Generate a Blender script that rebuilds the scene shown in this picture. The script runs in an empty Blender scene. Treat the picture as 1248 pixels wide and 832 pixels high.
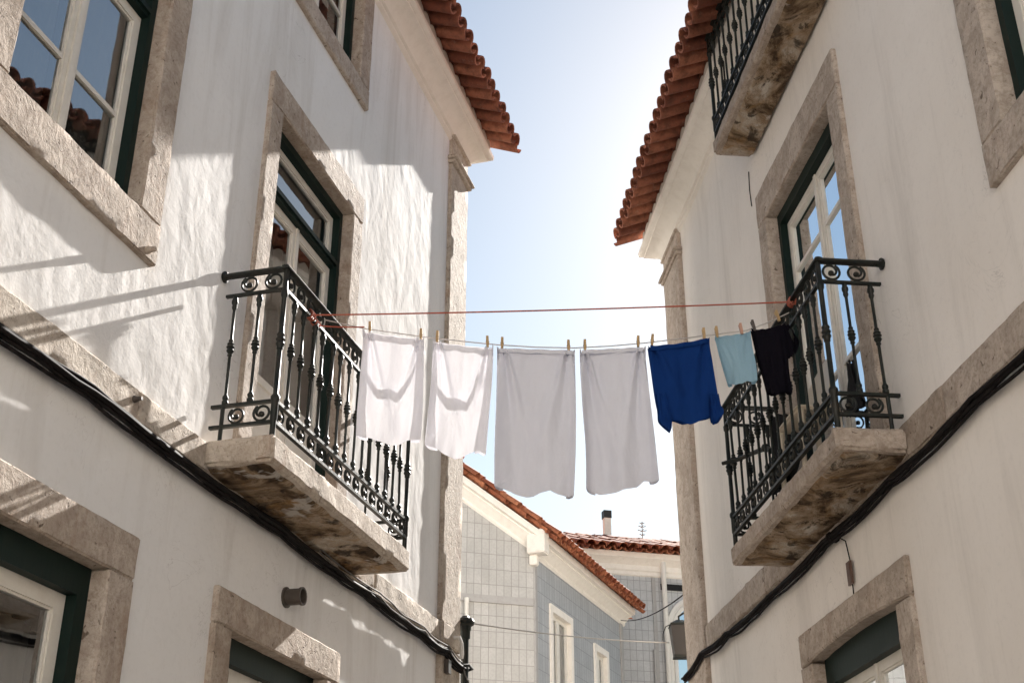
import bpy, math, random
from mathutils import Vector, Matrix, noise
random.seed(7)
sc = bpy.context.scene
COL = sc.collection
R = math.radians
EYE = 1.6

# ------------------------------------------------------------------ frames
class Fr:
    """A wall: u runs along it, n points out of it, z is up."""
    def __init__(s, o, az, side):
        s.o = Vector(o)
        s.u = Vector((math.sin(az), math.cos(az), 0))
        s.n = Vector((math.cos(az), -math.sin(az), 0)) * side
    def __call__(s, u, z, n=0.0):
        return s.o + s.u * u + s.n * n + Vector((0, 0, z))
    def end(s, u, back=False):
        f = Fr.__new__(Fr)
        f.o = s(u, 0, 0); f.u = -s.n; f.n = s.u * (-1 if back else 1)
        return f
AL, AR = R(15.267), R(-5.706)
def wall_frame(az, side, D):
    n = Vector((math.cos(az), -math.sin(az), 0)) * side
    return Fr(-D * n + Vector((0, 0, EYE)), az, side)
FL = wall_frame(AL, 1, 3.306)
FR = wall_frame(AR, -1, 2.771)
UL, UR = 10.29, 11.19
FLE, FRE = FL.end(UL), FR.end(UR)

# ------------------------------------------------------------------ mesh builder
class MB:
    def __init__(s): s.v = []; s.f = []; s.uv = {}
    def add(s, vs, fs):
        b = len(s.v); s.v += [Vector(x) for x in vs]
        for f in fs: s.f.append([i + b for i in f])
    def quad(s, pts, uvs=None):
        b = len(s.v); s.v += [Vector(p) for p in pts]
        s.f.append([b + i for i in range(len(pts))])
        if uvs: s.uv[len(s.f) - 1] = uvs
    def box(s, F, u0, u1, z0, z1, n0, n1):
        vs = [F(u, z, n) for u in (u0, u1) for z in (z0, z1) for n in (n0, n1)]
        s.add(vs, [(0,1,3,2),(4,6,7,5),(0,4,5,1),(2,3,7,6),(0,2,6,4),(1,5,7,3)])
    def stone(s, F, u0, u1, z0, z1, n0, n1, cell=0.06, amp=0.004, cham=0.006, seed=0, freq=9, arch=0.0):
        """a box with worn, slightly uneven faces and rubbed edges"""
        lo, hi = (u0, z0, n0), (u1, z1, n1)
        def br(a, b):
            k = max(1, int(round((b - a) / cell)))
            m = min(cham * 1.6, (b - a) * .3)
            return [a, a + m] + [a + (b - a) * i / k for i in range(1, k) if m * 1.5 < (b - a) * i / k < (b - a) - m * 1.5] + [b - m, b]
        B = [br(lo[i], hi[i]) for i in range(3)]
        idx = {}
        def vert(p):
            key = tuple(round(c, 5) for c in p)
            if key in idx: return idx[key]
            q = list(p)
            ext = [i for i in range(3) if abs(p[i] - lo[i]) < 1e-6 or abs(p[i] - hi[i]) < 1e-6]
            if len(ext) >= 2:
                w = cham * (1 + 1.2 * noise.noise(Vector(p) * 14 + Vector((seed, 0, 0))))
                for i in ext: q[i] += w * (1 if abs(p[i] - lo[i]) < 1e-6 else -1)
            d = noise.noise_vector(Vector(p) * freq + Vector((seed * 3.1, 1, 2))) * amp
            q = [q[i] + d[i] for i in range(3)]
            if arch and p[1] < (z0 + z1) / 2:
                q[1] += arch * (1 - ((p[0] - (u0 + u1) / 2) / ((u1 - u0) / 2)) ** 2)
            s.v.append(F(*q)); idx[key] = len(s.v) - 1
            return idx[key]
        for ax in range(3):
            a, b = [i for i in range(3) if i != ax]
            for side in (lo, hi):
                for i in range(len(B[a]) - 1):
                    for j in range(len(B[b]) - 1):
                        q = []
                        for (x, y) in ((i, j), (i + 1, j), (i + 1, j + 1), (i, j + 1)):
                            p = [0, 0, 0]; p[ax] = side[ax]; p[a] = B[a][x]; p[b] = B[b][y]
                            q.append(vert(p))
                        s.f.append(q)
    def tube(s, pts, r, seg=8, caps=True, closed=False):
        pts = [Vector(p) for p in pts]; n = len(pts)
        rr = r if isinstance(r, (list, tuple)) else [r] * n
        b = len(s.v); prev = None
        for i, p in enumerate(pts):
            if closed: t = pts[(i + 1) % n] - pts[i - 1]
            else: t = pts[min(i + 1, n - 1)] - pts[max(i - 1, 0)]
            t.normalize()
            if prev is None:
                a = Vector((0, 0, 1)) if abs(t.z) < .9 else Vector((1, 0, 0))
                x = t.cross(a).normalized()
            else:
                x = (prev - t * prev.dot(t)).normalized()
            prev = x; y = t.cross(x)
            for k in range(seg):
                c = 2 * math.pi * k / seg
                s.v.append(p + x * (rr[i] * math.cos(c)) + y * (rr[i] * math.sin(c)))
        m = n if closed else n - 1
        for i in range(m):
            for k in range(seg):
                i2 = (i + 1) % n; k2 = (k + 1) % seg
                s.f.append([b + i * seg + k, b + i * seg + k2, b + i2 * seg + k2, b + i2 * seg + k])
        if caps and not closed:
            s.f.append([b + k for k in range(seg)][::-1]); s.f.append([b + (n - 1) * seg + k for k in range(seg)])
    def lathe(s, o, prof, seg=10, axis=(0, 0, 1)):
        o = Vector(o); ax = Vector(axis).normalized()
        a = Vector((1, 0, 0)) if abs(ax.x) < .9 else Vector((0, 1, 0))
        x = ax.cross(a).normalized(); y = ax.cross(x)
        b = len(s.v)
        for r, z in prof:
            for k in range(seg):
                c = 2 * math.pi * k / seg
                s.v.append(o + ax * z + x * (r * math.cos(c)) + y * (r * math.sin(c)))
        for i in range(len(prof) - 1):
            for k in range(seg):
                k2 = (k + 1) % seg
                s.f.append([b + i * seg + k, b + i * seg + k2, b + (i + 1) * seg + k2, b + (i + 1) * seg + k])
        s.f.append([b + k for k in range(seg)][::-1]); s.f.append([b + (len(prof) - 1) * seg + k for k in range(seg)])
    def sweep(s, paths):
        """paths: list of rows of points with the same count -> skin"""
        b = len(s.v); m = len(paths[0])
        for row in paths: s.v += [Vector(p) for p in row]
        for i in range(len(paths) - 1):
            for k in range(m - 1):
                s.f.append([b + i * m + k, b + i * m + k + 1, b + (i + 1) * m + k + 1, b + (i + 1) * m + k])
    def build(s, name, mat, parent=None, smooth=None, origin=None, fix=True):
        o = Vector(origin) if origin is not None else (Vector(parent['_o']) if parent is not None and '_o' in parent else Vector((0, 0, 0)))
        me = bpy.data.meshes.new(name)
        me.from_pydata([tuple(p - o) for p in s.v], [], s.f)
        if s.uv:
            uvl = me.uv_layers.new(name='UVMap')
            for fi, uvs in s.uv.items():
                for k, li in enumerate(me.polygons[fi].loop_indices): uvl.data[li].uv = uvs[k]
        if fix:
            import bmesh
            bm = bmesh.new(); bm.from_mesh(me)
            bmesh.ops.recalc_face_normals(bm, faces=bm.faces); bm.to_mesh(me); bm.free()
        if smooth:
            me.shade_smooth(); me.set_sharp_from_angle(angle=R(smooth))
        if mat is not None: me.materials.append(mat)
        ob = bpy.data.objects.new(name, me); COL.objects.link(ob)
        ob['_o'] = tuple(o)
        if parent is not None:
            ob.parent = parent; ob.location = o - Vector(parent['_o'])
        else: ob.location = o
        return ob
def copy_to(src, loc, parent=None):
    c = src.copy(); COL.objects.link(c)
    c['_o'] = tuple(loc)
    if parent is not None:
        c.parent = parent; c.location = Vector(loc) - Vector(parent['_o'])
    else: c.location = Vector(loc)
    return c
def thing(name, label, cat, loc, group=None):
    o = bpy.data.objects.new(name, None); COL.objects.link(o)
    o.location = loc; o['_o'] = tuple(loc); o.empty_display_size = .1
    return tag(o, label, cat, group)
def tag(o, label, cat, group=None):
    o['label'] = label; o['category'] = cat
    if group: o['group'] = group
    return o

# ------------------------------------------------------------------ materials
class N:
    def __init__(s, name):
        s.m = bpy.data.materials.new(name); s.m.use_nodes = True
        s.t = s.m.node_tree; s.t.nodes.clear()
        s.out = s.n('ShaderNodeOutputMaterial')
        s.co = s.n('ShaderNodeTexCoord').outputs['Object']
        s.geo = None
    def n(s, typ, **kw):
        x = s.t.nodes.new(typ)
        for k, v in kw.items():
            if hasattr(x, k): setattr(x, k, v)
        return x
    def l(s, a, b): s.t.links.new(a, b)
    def mapped(s, scale, rot=(0, 0, 0)):
        m = s.n('ShaderNodeMapping'); m.inputs['Scale'].default_value = scale; m.inputs['Rotation'].default_value = rot
        s.l(s.co, m.inputs['Vector']); return m.outputs['Vector']
    def noise(s, scale, detail=4, rough=.55, dist=0, vec=None):
        x = s.n('ShaderNodeTexNoise'); x.inputs['Scale'].default_value = scale; x.inputs['Detail'].default_value = detail
        x.inputs['Roughness'].default_value = rough; x.inputs['Distortion'].default_value = dist
        s.l(vec if vec is not None else s.co, x.inputs['Vector']); return x.outputs['Fac']
    def voro(s, scale, vec=None, feature='F1'):
        x = s.n('ShaderNodeTexVoronoi'); x.feature = feature; x.inputs['Scale'].default_value = scale
        s.l(vec if vec is not None else s.co, x.inputs['Vector']); return x.outputs['Distance']
    def ramp(s, fac, stops):
        x = s.n('ShaderNodeValToRGB'); e = x.color_ramp.elements
        while len(e) < len(stops): e.new(.5)
        for i, (p, c) in enumerate(stops):
            e[i].position = p; e[i].color = (*c, 1) if isinstance(c, tuple) else (c, c, c, 1)
        s.l(fac, x.inputs['Fac']); return x.outputs['Color']
    def mix(s, fac, a, b, mode='MIX'):
        x = s.n('ShaderNodeMix', data_type='RGBA', blend_type=mode)
        for sock, v in ((x.inputs[0], fac), (x.inputs[6], a), (x.inputs[7], b)):
            if isinstance(v, (int, float)): sock.default_value = v
            elif isinstance(v, tuple): sock.default_value = (*v, 1)
            else: s.l(v, sock)
        return x.outputs[2]
    def math(s, op, a, b=0.0):
        x = s.n('ShaderNodeMath', operation=op)
        for i, v in enumerate((a, b)):
            if isinstance(v, (int, float)): x.inputs[i].default_value = v
            else: s.l(v, x.inputs[i])
        return x.outputs[0]
    def bump(s, h, dist, strength=1.0, prev=None):
        x = s.n('ShaderNodeBump'); x.inputs['Distance'].default_value = dist; x.inputs['Strength'].default_value = strength
        s.l(h, x.inputs['Height'])
        if prev is not None: s.l(prev, x.inputs['Normal'])
        return x.outputs['Normal']
    def bsdf(s, color, rough=.8, normal=None, metallic=0, spec=.3, **kw):
        p = s.n('ShaderNodeBsdfPrincipled')
        for k, v in (('Base Color', color), ('Roughness', rough), ('Metallic', metallic), ('Specular IOR Level', spec)):
            if isinstance(v, tuple): p.inputs[k].default_value = (*v, 1)
            elif isinstance(v, (int, float)): p.inputs[k].default_value = v
            else: s.l(v, p.inputs[k])
        if normal is not None: s.l(normal, p.inputs['Normal'])
        return p.outputs[0]
    def done(s, sh): s.l(sh, s.out.inputs['Surface']); return s.m

def plaster(name, base, tint, wave=.012, wscale=3.0):
    k = N(name)
    big = k.noise(.9, 3, .6)
    c = k.mix(k.ramp(big, [(.35, 0.0), (.7, 1.0)]), base, tint)
    streak = k.noise(1.0, 5, .65, .6, k.mapped((3.2, 3.2, .35)))
    c = k.mix(k.math('MULTIPLY', k.ramp(streak, [(.5, 0.0), (.74, 1.0)]), .40), c, (.50, .46, .41))
    crk = k.ramp(k.noise(1.3, 5, .6, 2.2), [(.4965, 0.0), (.5, 1.0), (.5035, 0.0)])
    gate = k.ramp(k.noise(.8, 2, .5, 0, k.mapped((1, 1, 1), (0, 0, 1.3))), [(.5, 0.0), (.6, 1.0)])
    c = k.mix(k.math('MULTIPLY', k.math('MULTIPLY', crk, gate), .35), c, (.33, .30, .27))
    fine = k.noise(26, 5, .7)
    c = k.mix(k.math('MULTIPLY', k.ramp(fine, [(.52, 0.0), (.8, 1.0)]), .16), c, (.45, .42, .38))
    w1 = k.noise(wscale, 3, .45, .35, k.mapped((1, 1, .6), (0, R(18), 0)))
    w2 = k.noise(9, 3, .5, .2)
    nb = k.bump(w1, wave * 2.6, .5)
    nb = k.bump(w2, wave * .75, .45, nb)
    nb = k.bump(k.noise(60, 3, .6), .0016, .5, nb)
    return k.done(k.bsdf(c, .9, nb, spec=.15))
def limestone(name, a, b, dark, rust=.35, pits=1.0):
    k = N(name)
    c = k.mix(k.ramp(k.noise(6, 6, .7, .7), [(.40, 0.0), (.60, 1.0)]), a, b)
    c = k.mix(k.math('MULTIPLY', k.ramp(k.noise(34, 5, .75), [(.48, 0.0), (.68, 1.0)]), .6), c, dark)
    c = k.mix(k.math('MULTIPLY', k.ramp(k.noise(2.6, 5, .7, 1.0, k.mapped((1.6, 1.6, .6))), [(.55, 0.0), (.76, 1.0)]), rust), c, (.30, .15, .07))
    pit = k.ramp(k.noise(22, 2, .5, 1.2), [(.26, 1.0), (.34, 0.0)])
    c = k.mix(k.math('MULTIPLY', pit, .8 * pits), c, (.09, .06, .04))
    vein = k.ramp(k.noise(5, 4, .7, 2.2), [(.485, 0.0), (.5, 1.0), (.515, 0.0)])
    c = k.mix(k.math('MULTIPLY', vein, .3), c, (.17, .12, .09))
    isl = k.n('ShaderNodeNewGeometry').outputs['Random Per Island']
    c = k.mix(1.0, c, k.ramp(isl, [(0, (.80, .77, .74)), (.5, (.96, .95, .94)), (1, (1, 1, 1))]), 'MULTIPLY')
    nb = k.bump(k.noise(16, 6, .7, .5), .035, .5)
    nb = k.bump(k.math('SUBTRACT', 1.0, pit), .012, .5, nb)
    nb = k.bump(k.noise(90, 3, .7), .004, .6, nb)
    return k.done(k.bsdf(c, .88, nb, spec=.2))
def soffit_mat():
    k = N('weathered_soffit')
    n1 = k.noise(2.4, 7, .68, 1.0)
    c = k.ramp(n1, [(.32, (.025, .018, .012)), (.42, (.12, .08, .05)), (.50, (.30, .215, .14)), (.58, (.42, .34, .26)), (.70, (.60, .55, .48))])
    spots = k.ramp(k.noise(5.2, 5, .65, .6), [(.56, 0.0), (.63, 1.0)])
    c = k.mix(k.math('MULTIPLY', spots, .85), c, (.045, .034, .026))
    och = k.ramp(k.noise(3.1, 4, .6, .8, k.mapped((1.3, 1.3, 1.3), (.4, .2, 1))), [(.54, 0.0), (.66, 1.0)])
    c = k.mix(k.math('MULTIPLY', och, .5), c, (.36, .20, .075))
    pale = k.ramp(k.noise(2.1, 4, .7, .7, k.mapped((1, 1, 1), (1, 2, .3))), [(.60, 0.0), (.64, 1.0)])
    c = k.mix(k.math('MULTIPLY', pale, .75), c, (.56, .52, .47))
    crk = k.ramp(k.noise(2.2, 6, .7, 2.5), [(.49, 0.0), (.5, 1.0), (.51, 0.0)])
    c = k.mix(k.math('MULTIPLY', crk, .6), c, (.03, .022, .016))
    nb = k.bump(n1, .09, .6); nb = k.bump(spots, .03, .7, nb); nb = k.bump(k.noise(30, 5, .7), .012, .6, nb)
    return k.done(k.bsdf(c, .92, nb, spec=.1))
def paint(name, col, rough=.45, wear=.25, wearcol=(.3, .27, .22), grain=0.0, spec=.4):
    k = N(name)
    c = k.mix(k.math('MULTIPLY', k.ramp(k.noise(9, 5, .7), [(.45, 0.0), (.75, 1.0)]), wear), col, wearcol)
    nb = k.bump(k.noise(40, 3, .6, 0, k.mapped((1, 1, .15))), .002 + grain, .4)
    return k.done(k.bsdf(c, rough, nb, spec=spec))
def tile_mat(name, lo, hi):
    k = N(name)
    g = k.n('ShaderNodeNewGeometry')
    c = k.ramp(g.outputs['Random Per Island'], [(0, lo), (.55, tuple((a + b) / 2 for a, b in zip(lo, hi))), (1, hi)])
    c = k.mix(k.math('MULTIPLY', k.ramp(k.noise(12, 5, .7), [(.42, 0.0), (.66, 1.0)]), .65), c, (.075, .036, .027))
    c = k.mix(k.math('MULTIPLY', k.ramp(k.noise(19, 4, .7), [(.6, 0.0), (.75, 1.0)]), .4), c, (.42, .30, .22))
    nb = k.bump(k.noise(50, 4, .7), .006, .5)
    return k.done(k.bsdf(c, .82, nb, spec=.2))
def cloth_mat(name, col, trans=.35, weave=1.0):
    k = N(name)
    c = k.mix(k.math('MULTIPLY', k.ramp(k.noise(5, 4, .6), [(.4, 0.0), (.7, 1.0)]), .18), col, tuple(x * .8 for x in col))
    nb = k.bump(k.noise(7, 4, .55, .7, k.mapped((1, 1, .45))), .035, .5)
    nb = k.bump(k.noise(45, 3, .6, .5), .003, .35, nb)
    d = k.bsdf(c, .95, nb, spec=.05)
    t = k.n('ShaderNodeBsdfTranslucent'); k.l(c, t.inputs['Color']); k.l(nb, t.inputs['Normal'])
    m = k.n('ShaderNodeMixShader'); m.inputs[0].default_value = trans
    k.l(d, m.inputs[1]); k.l(t.outputs[0], m.inputs[2])
    return k.done(m.outputs[0])
def glass_mat():
    k = N('window_glass')
    nb = k.bump(k.noise(2.2, 2, .5), .01, .12)
    gl = k.n('ShaderNodeBsdfGlossy'); gl.inputs['Roughness'].default_value = .015; gl.inputs['Color'].default_value = (.93, .97, 1, 1); k.l(nb, gl.inputs['Normal'])
    tr = k.n('ShaderNodeBsdfTransparent'); tr.inputs['Color'].default_value = (.86, .89, .88, 1)
    fr = k.n('ShaderNodeFresnel'); fr.inputs['IOR'].default_value = 3.6; k.l(nb, fr.inputs['Normal'])
    m = k.n('ShaderNodeMixShader'); k.l(fr.outputs[0], m.inputs[0]); k.l(tr.outputs[0], m.inputs[1]); k.l(gl.outputs[0], m.inputs[2])
    return k.done(m.outputs[0])
def azulejo(name, a, b, grout, tw, th):
    k = N(name)
    uv = k.n('ShaderNodeTexCoord').outputs['UV']
    br = k.n('ShaderNodeTexBrick'); br.offset = 0; br.squash = 1
    k.l(uv, br.inputs['Vector'])
    br.inputs['Color1'].default_value = (*a, 1); br.inputs['Color2'].default_value = (*b, 1); br.inputs['Mortar'].default_value = (*grout, 1)
    br.inputs['Scale'].default_value = 1; br.inputs['Mortar Size'].default_value = .006; br.inputs['Mortar Smooth'].default_value = .4
    br.inputs['Brick Width'].default_value = tw; br.inputs['Row Height'].default_value = th
    c = k.mix(k.math('MULTIPLY', k.ramp(k.noise(1.6, 5, .7), [(.4, 0.0), (.7, 1.0)]), .4), br.outputs['Color'], tuple(x * .62 for x in a))
    pat = k.ramp(k.noise(30, 2, .5), [(.45, 0.0), (.6, 1.0)])
    c = k.mix(k.math('MULTIPLY', pat, .22), c, tuple(x * .7 for x in b))
    nb = k.bump(br.outputs['Fac'], -.004, .6)
    return k.done(k.bsdf(c, .45, nb, spec=.4))

M = {}
M['plaster_left'] = plaster('old_white_plaster', (.85, .835, .82), (.79, .77, .75), .010, 2.8)
M['plaster_right'] = plaster('smooth_white_plaster', (.86, .81, .755), (.79, .735, .675), .003, 2.2)
M['cream_wall'] = plaster('cream_wall_plaster', (.84, .80, .74), (.80, .75, .69), .003, 2.2)
M['stone'] = limestone('pink_limestone', (.55, .475, .405), (.42, .345, .285), (.24, .18, .14), .4)
M['stone_r'] = limestone('grey_limestone', (.57, .49, .42), (.42, .35, .29), (.24, .19, .145), .25)
M['stone_pale'] = limestone('pale_limestone', (.62, .55, .47), (.48, .41, .34), (.26, .20, .15), .45, .8)
M['soffit'] = soffit_mat()
M['cream'] = paint('cream_cornice_paint', (.84, .79, .72), .8, .3, (.55, .49, .41), .004, .15)
M['white_wood'] = paint('white_window_paint', (.74, .70, .63), .5, .35, (.50, .44, .36))
M['green'] = paint('dark_green_paint', (.005, .015, .012), .5, .12, (.02, .025, .02), 0, .2)
M['iron'] = paint('black_green_iron', (.008, .012, .010), .48, .55, (.045, .030, .020), .003, .3)
M['iron_r'] = M['iron']
M['tile'] = tile_mat('terracotta_tile', (.22, .072, .044), (.50, .20, .12))
M['tile_far'] = tile_mat('weathered_orange_tile', (.30, .085, .042), (.52, .20, .10))
M['mortar'] = paint('roof_mortar', (.60, .55, .48), .9, .4, (.4, .34, .28), .01, .1)
M['glass'] = glass_mat()
M['curtain'] = cloth_mat('net_curtain', (.86, .85, .83), .35)
M['dark_in'] = paint('dim_interior', (.22, .20, .18), .9, .2, (.12, .1, .09))
M['cable'] = paint('black_cable_rubber', (.011, .009, .009), .8, .4, (.035, .028, .026), 0, .12)
M['grey_cable'] = paint('grey_cable_rubber', (.15, .14, .13), .85, .3, (.2, .18, .17))
M['wire'] = paint('pale_wire', (.45, .43, .40), .5, .2)
M['red_cord'] = paint('red_cord', (.42, .10, .06), .8, .3, (.5, .3, .24))
M['white_cord'] = paint('white_cord', (.62, .58, .55), .8, .3, (.5, .4, .36))
M['peg'] = paint('peg_wood', (.50, .34, .17), .7, .4, (.28, .19, .11))
M['peg_dark'] = paint('dark_peg', (.07, .055, .05), .6, .2)
M['peg_pink'] = paint('pinkish_peg', (.52, .30, .22), .6, .2)
M['spring'] = paint('peg_spring', (.35, .33, .30), .35, .1)
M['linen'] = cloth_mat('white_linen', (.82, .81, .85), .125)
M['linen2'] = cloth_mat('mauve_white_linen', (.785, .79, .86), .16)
M['blue'] = cloth_mat('royal_blue_jersey', (.010, .045, .20), .22)
M['pale_blue'] = cloth_mat('pale_blue_cotton', (.36, .55, .66), .35)
M['black'] = cloth_mat('black_jersey', (.008, .007, .011), .06)
M['black_bin'] = paint('black_fabric', (.008, .008, .009), .8, .2, (.02, .02, .02))
M['chair'] = paint('cream_plastic', (.66, .58, .46), .5, .2, (.5, .42, .32))
M['lantern'] = paint('grey_brown_lantern', (.03, .027, .025), .5, .25, (.06, .05, .045))
M['vent'] = paint('dark_vent_metal', (.06, .048, .04), .5, .4, (.14, .11, .09))
M['plaque'] = paint('brown_plaque', (.10, .05, .035), .5, .2)
M['white_pipe'] = paint('white_pipe', (.72, .69, .64), .5, .25, (.5, .46, .4))
M['az_grey'] = azulejo('warm_grey_tiles', (.50, .485, .46), (.43, .415, .39), (.28, .265, .25), .125, .25)
M['az_blue'] = azulejo('blue_grey_tiles', (.43, .44, .45), (.35, .36, .375), (.19, .195, .205), .125, .25)
M['az_b'] = azulejo('light_grey_tiles', (.54, .535, .53), (.47, .465, .465), (.25, .245, .24), .14, .21)
M['trim_grey'] = paint('grey_stone_trim', (.40, .385, .37), .8, .4, (.25, .23, .21), .004, .2)
M['cobble'] = None
def ground_mat():
    k = N('cobbled_ground')
    v = k.voro(9, feature='DISTANCE_TO_EDGE')
    c = k.mix(k.ramp(v, [(.03, 0.0), (.09, 1.0)]), (.12, .10, .085), k.ramp(k.noise(6, 4, .7), [(.3, (.19, .17, .15)), (.7, (.27, .245, .215))]))
    return k.done(k.bsdf(c, .75, k.bump(k.ramp(v, [(0, 0.0), (.15, 1.0)]), .02, .7)))
M['cobble'] = ground_mat()

# ------------------------------------------------------------------ ground
g = MB(); S = 400
g.quad([(-S, -S, 0), (S, -S, 0), (S, S, 0), (-S, S, 0)])
gr = g.build('ground', M['cobble'], fix=False); gr['kind'] = 'structure'

# ------------------------------------------------------------------ building pieces
def wall_sheet(mb, F, u0, u1, z0, z1, holes, n=0.0, uv=False):
    us = sorted({u0, u1, *[h[0] for h in holes], *[h[1] for h in holes]})
    zs = sorted({z0, z1, *[h[2] for h in holes], *[h[3] for h in holes]})
    for i in range(len(us) - 1):
        for j in range(len(zs) - 1):
            a, b, c, d = us[i], us[i + 1], zs[j], zs[j + 1]
            mu, mz = (a + b) / 2, (c + d) / 2
            if any(h[0] < mu < h[1] and h[2] < mz < h[3] for h in holes): continue
            mb.quad([F(a, c, n), F(b, c, n), F(b, d, n), F(a, d, n)], [(a, c), (b, c), (b, d), (a, d)] if uv else None)

def frame_boxes(mb, F, u0, u1, z0, z1, w, n0, n1, top=None, bottom=None):
    top = w if top is None else top; bottom = w if bottom is None else bottom
    mb.box(F, u0, u0 + w, z0, z1, n0, n1); mb.box(F, u1 - w, u1, z0, z1, n0, n1)
    if top: mb.box(F, u0 + w, u1 - w, z1 - top, z1, n0, n1)
    if bottom: mb.box(F, u0 + w, u1 - w, z0, z0 + bottom, n0, n1)

def window(bld, F, name, u0, u1, z0, z1, jamb, lint, sill, stone, muntins=(), transom=None, kick=None,
           split=2, top_green=.07, green_w=.05, arch=0.0, seed=0, sash_w=.06, stile=.05, proud=.032):
    """u0..u1, z0..z1: clear opening inside the stone; sill=0 gives a door"""
    N0, N1 = -.19, proud
    g = MB()
    frame_boxes(g, F, u0, u1, z0, z1 + (arch if arch else 0), green_w, -.175, -.06, top=top_green + arch, bottom=.02)
    if transom: g.box(F, u0 + green_w, u1 - green_w, transom - .035, transom + .035, -.17, -.075); g.box(F, u0 + green_w, u1 - green_w, transom - .012, transom + .022, -.075, -.058)
    w = g.build(name, M['green'], bld, origin=F(u0, z0, 0))
    s = MB()
    zb = z0 - sill
    s.stone(F, u0 - jamb, u0, (z0 if sill else zb), z1, N0, N1, seed=seed)
    s.stone(F, u1, u1 + jamb, (z0 if sill else zb), z1, N0, N1, seed=seed + 1)
    s.stone(F, u0 - jamb, u1 + jamb, z1, z1 + lint, N0, N1 + .002, seed=seed + 2, arch=arch)
    if sill: s.stone(F, u0 - jamb, u1 + jamb, zb, z0, N0, N1 + .003, seed=seed + 3)
    s.build('stone_surround', stone, w, smooth=35)
    # sashes
    a, b = u0 + green_w + .002, u1 - green_w - .002
    top = (transom - .037) if transom else z1 - top_green - .002
    bot = z0 + .022
    edges = [a + (b - a) * i / split for i in range(split + 1)]
    for i in range(split):
        x0, x1 = edges[i], edges[i + 1]
        wl = sash_w if i == 0 else stile; wr = sash_w if i == split - 1 else stile
        m = MB()
        m.box(F, x0, x0 + wl, bot, top, -.155, -.115); m.box(F, x1 - wr, x1, bot, top, -.1552, -.115)
        m.box(F, x0 + wl, x1 - wr, top - sash_w, top, -.155, -.115); m.box(F, x0 + wl, x1 - wr, bot, bot + .07, -.155, -.115)
        # beads round the glass
        frame_boxes(m, F, x0 + wl, x1 - wr, bot + .07, top - sash_w, .012, -.15, -.123)
        for z in muntins: m.box(F, x0 + wl + .012, x1 - wr - .012, z - .014, z + .014, -.152, -.120)
        if i == 0 and split == 2: m.box(F, x1 - .018, x1 + .018, bot + .003, top - .003, -.114, -.103)
        gz = bot + .07
        if kick:
            m.box(F, x0 + wl + .012, x1 - wr - .012, bot + .07, kick, -.148, -.128)
            m.box(F, x0 + wl + .012, x1 - wr - .012, kick, kick + .05, -.153, -.118)
            m.box(F, x0 + wl + .06, x1 - wr - .06, bot + .13, kick - .06, -.128, -.121); gz = kick + .05
        sa = m.build('sash', M['white_wood'], w)
        p = MB(); p.quad([F(x0 + wl, gz, -.136), F(x1 - wr, gz, -.136), F(x1 - wr, top - sash_w, -.136), F(x0 + wl, top - sash_w, -.136)])
        p.build('pane', M['glass'], w, fix=False)
    if transom:
        m = MB(); t0, t1 = transom + .037, z1 - top_green - .002
        frame_boxes(m, F, a, b, t0, t1, .05, -.155, -.115, bottom=.03)
        frame_boxes(m, F, a + .05, b - .05, t0 + .03, t1 - .05, .012, -.15, -.123)
        m.build('transom_light', M['white_wood'], w)
        p = MB(); p.quad([F(a + .04, t0 + .02, -.136), F(b - .04, t0 + .02, -.136), F(b - .04, t1 - .04, -.136), F(a + .04, t1 - .04, -.136)])
        p.build('transom_pane', M['glass'], w, fix=False)
    return w

def curtain(F, label, u0, u1, z0, z1, n=-.26, amp=.025, pleats=9, mat=None):
    m = MB(); rows = []
    for j in range(9):
        t = j / 8; row = []
        for i in range(pleats * 8 + 1):
            s = i / (pleats * 8)
            row.append(F(u0 + (u1 - u0) * s, z1 - (z1 - z0) * t, n + amp * math.sin(s * pleats * 2 * math.pi + .6 * math.sin(3 * t)) * (.5 + .5 * t) + .012 * math.sin(s * 17 + t * 3)))
        rows.append(row)
    m.sweep(rows)
    o = m.build('curtain', mat or M['curtain'], None, smooth=80, origin=F((u0 + u1) / 2, z0, n), fix=False)
    return tag(o, label, 'curtain')

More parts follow.
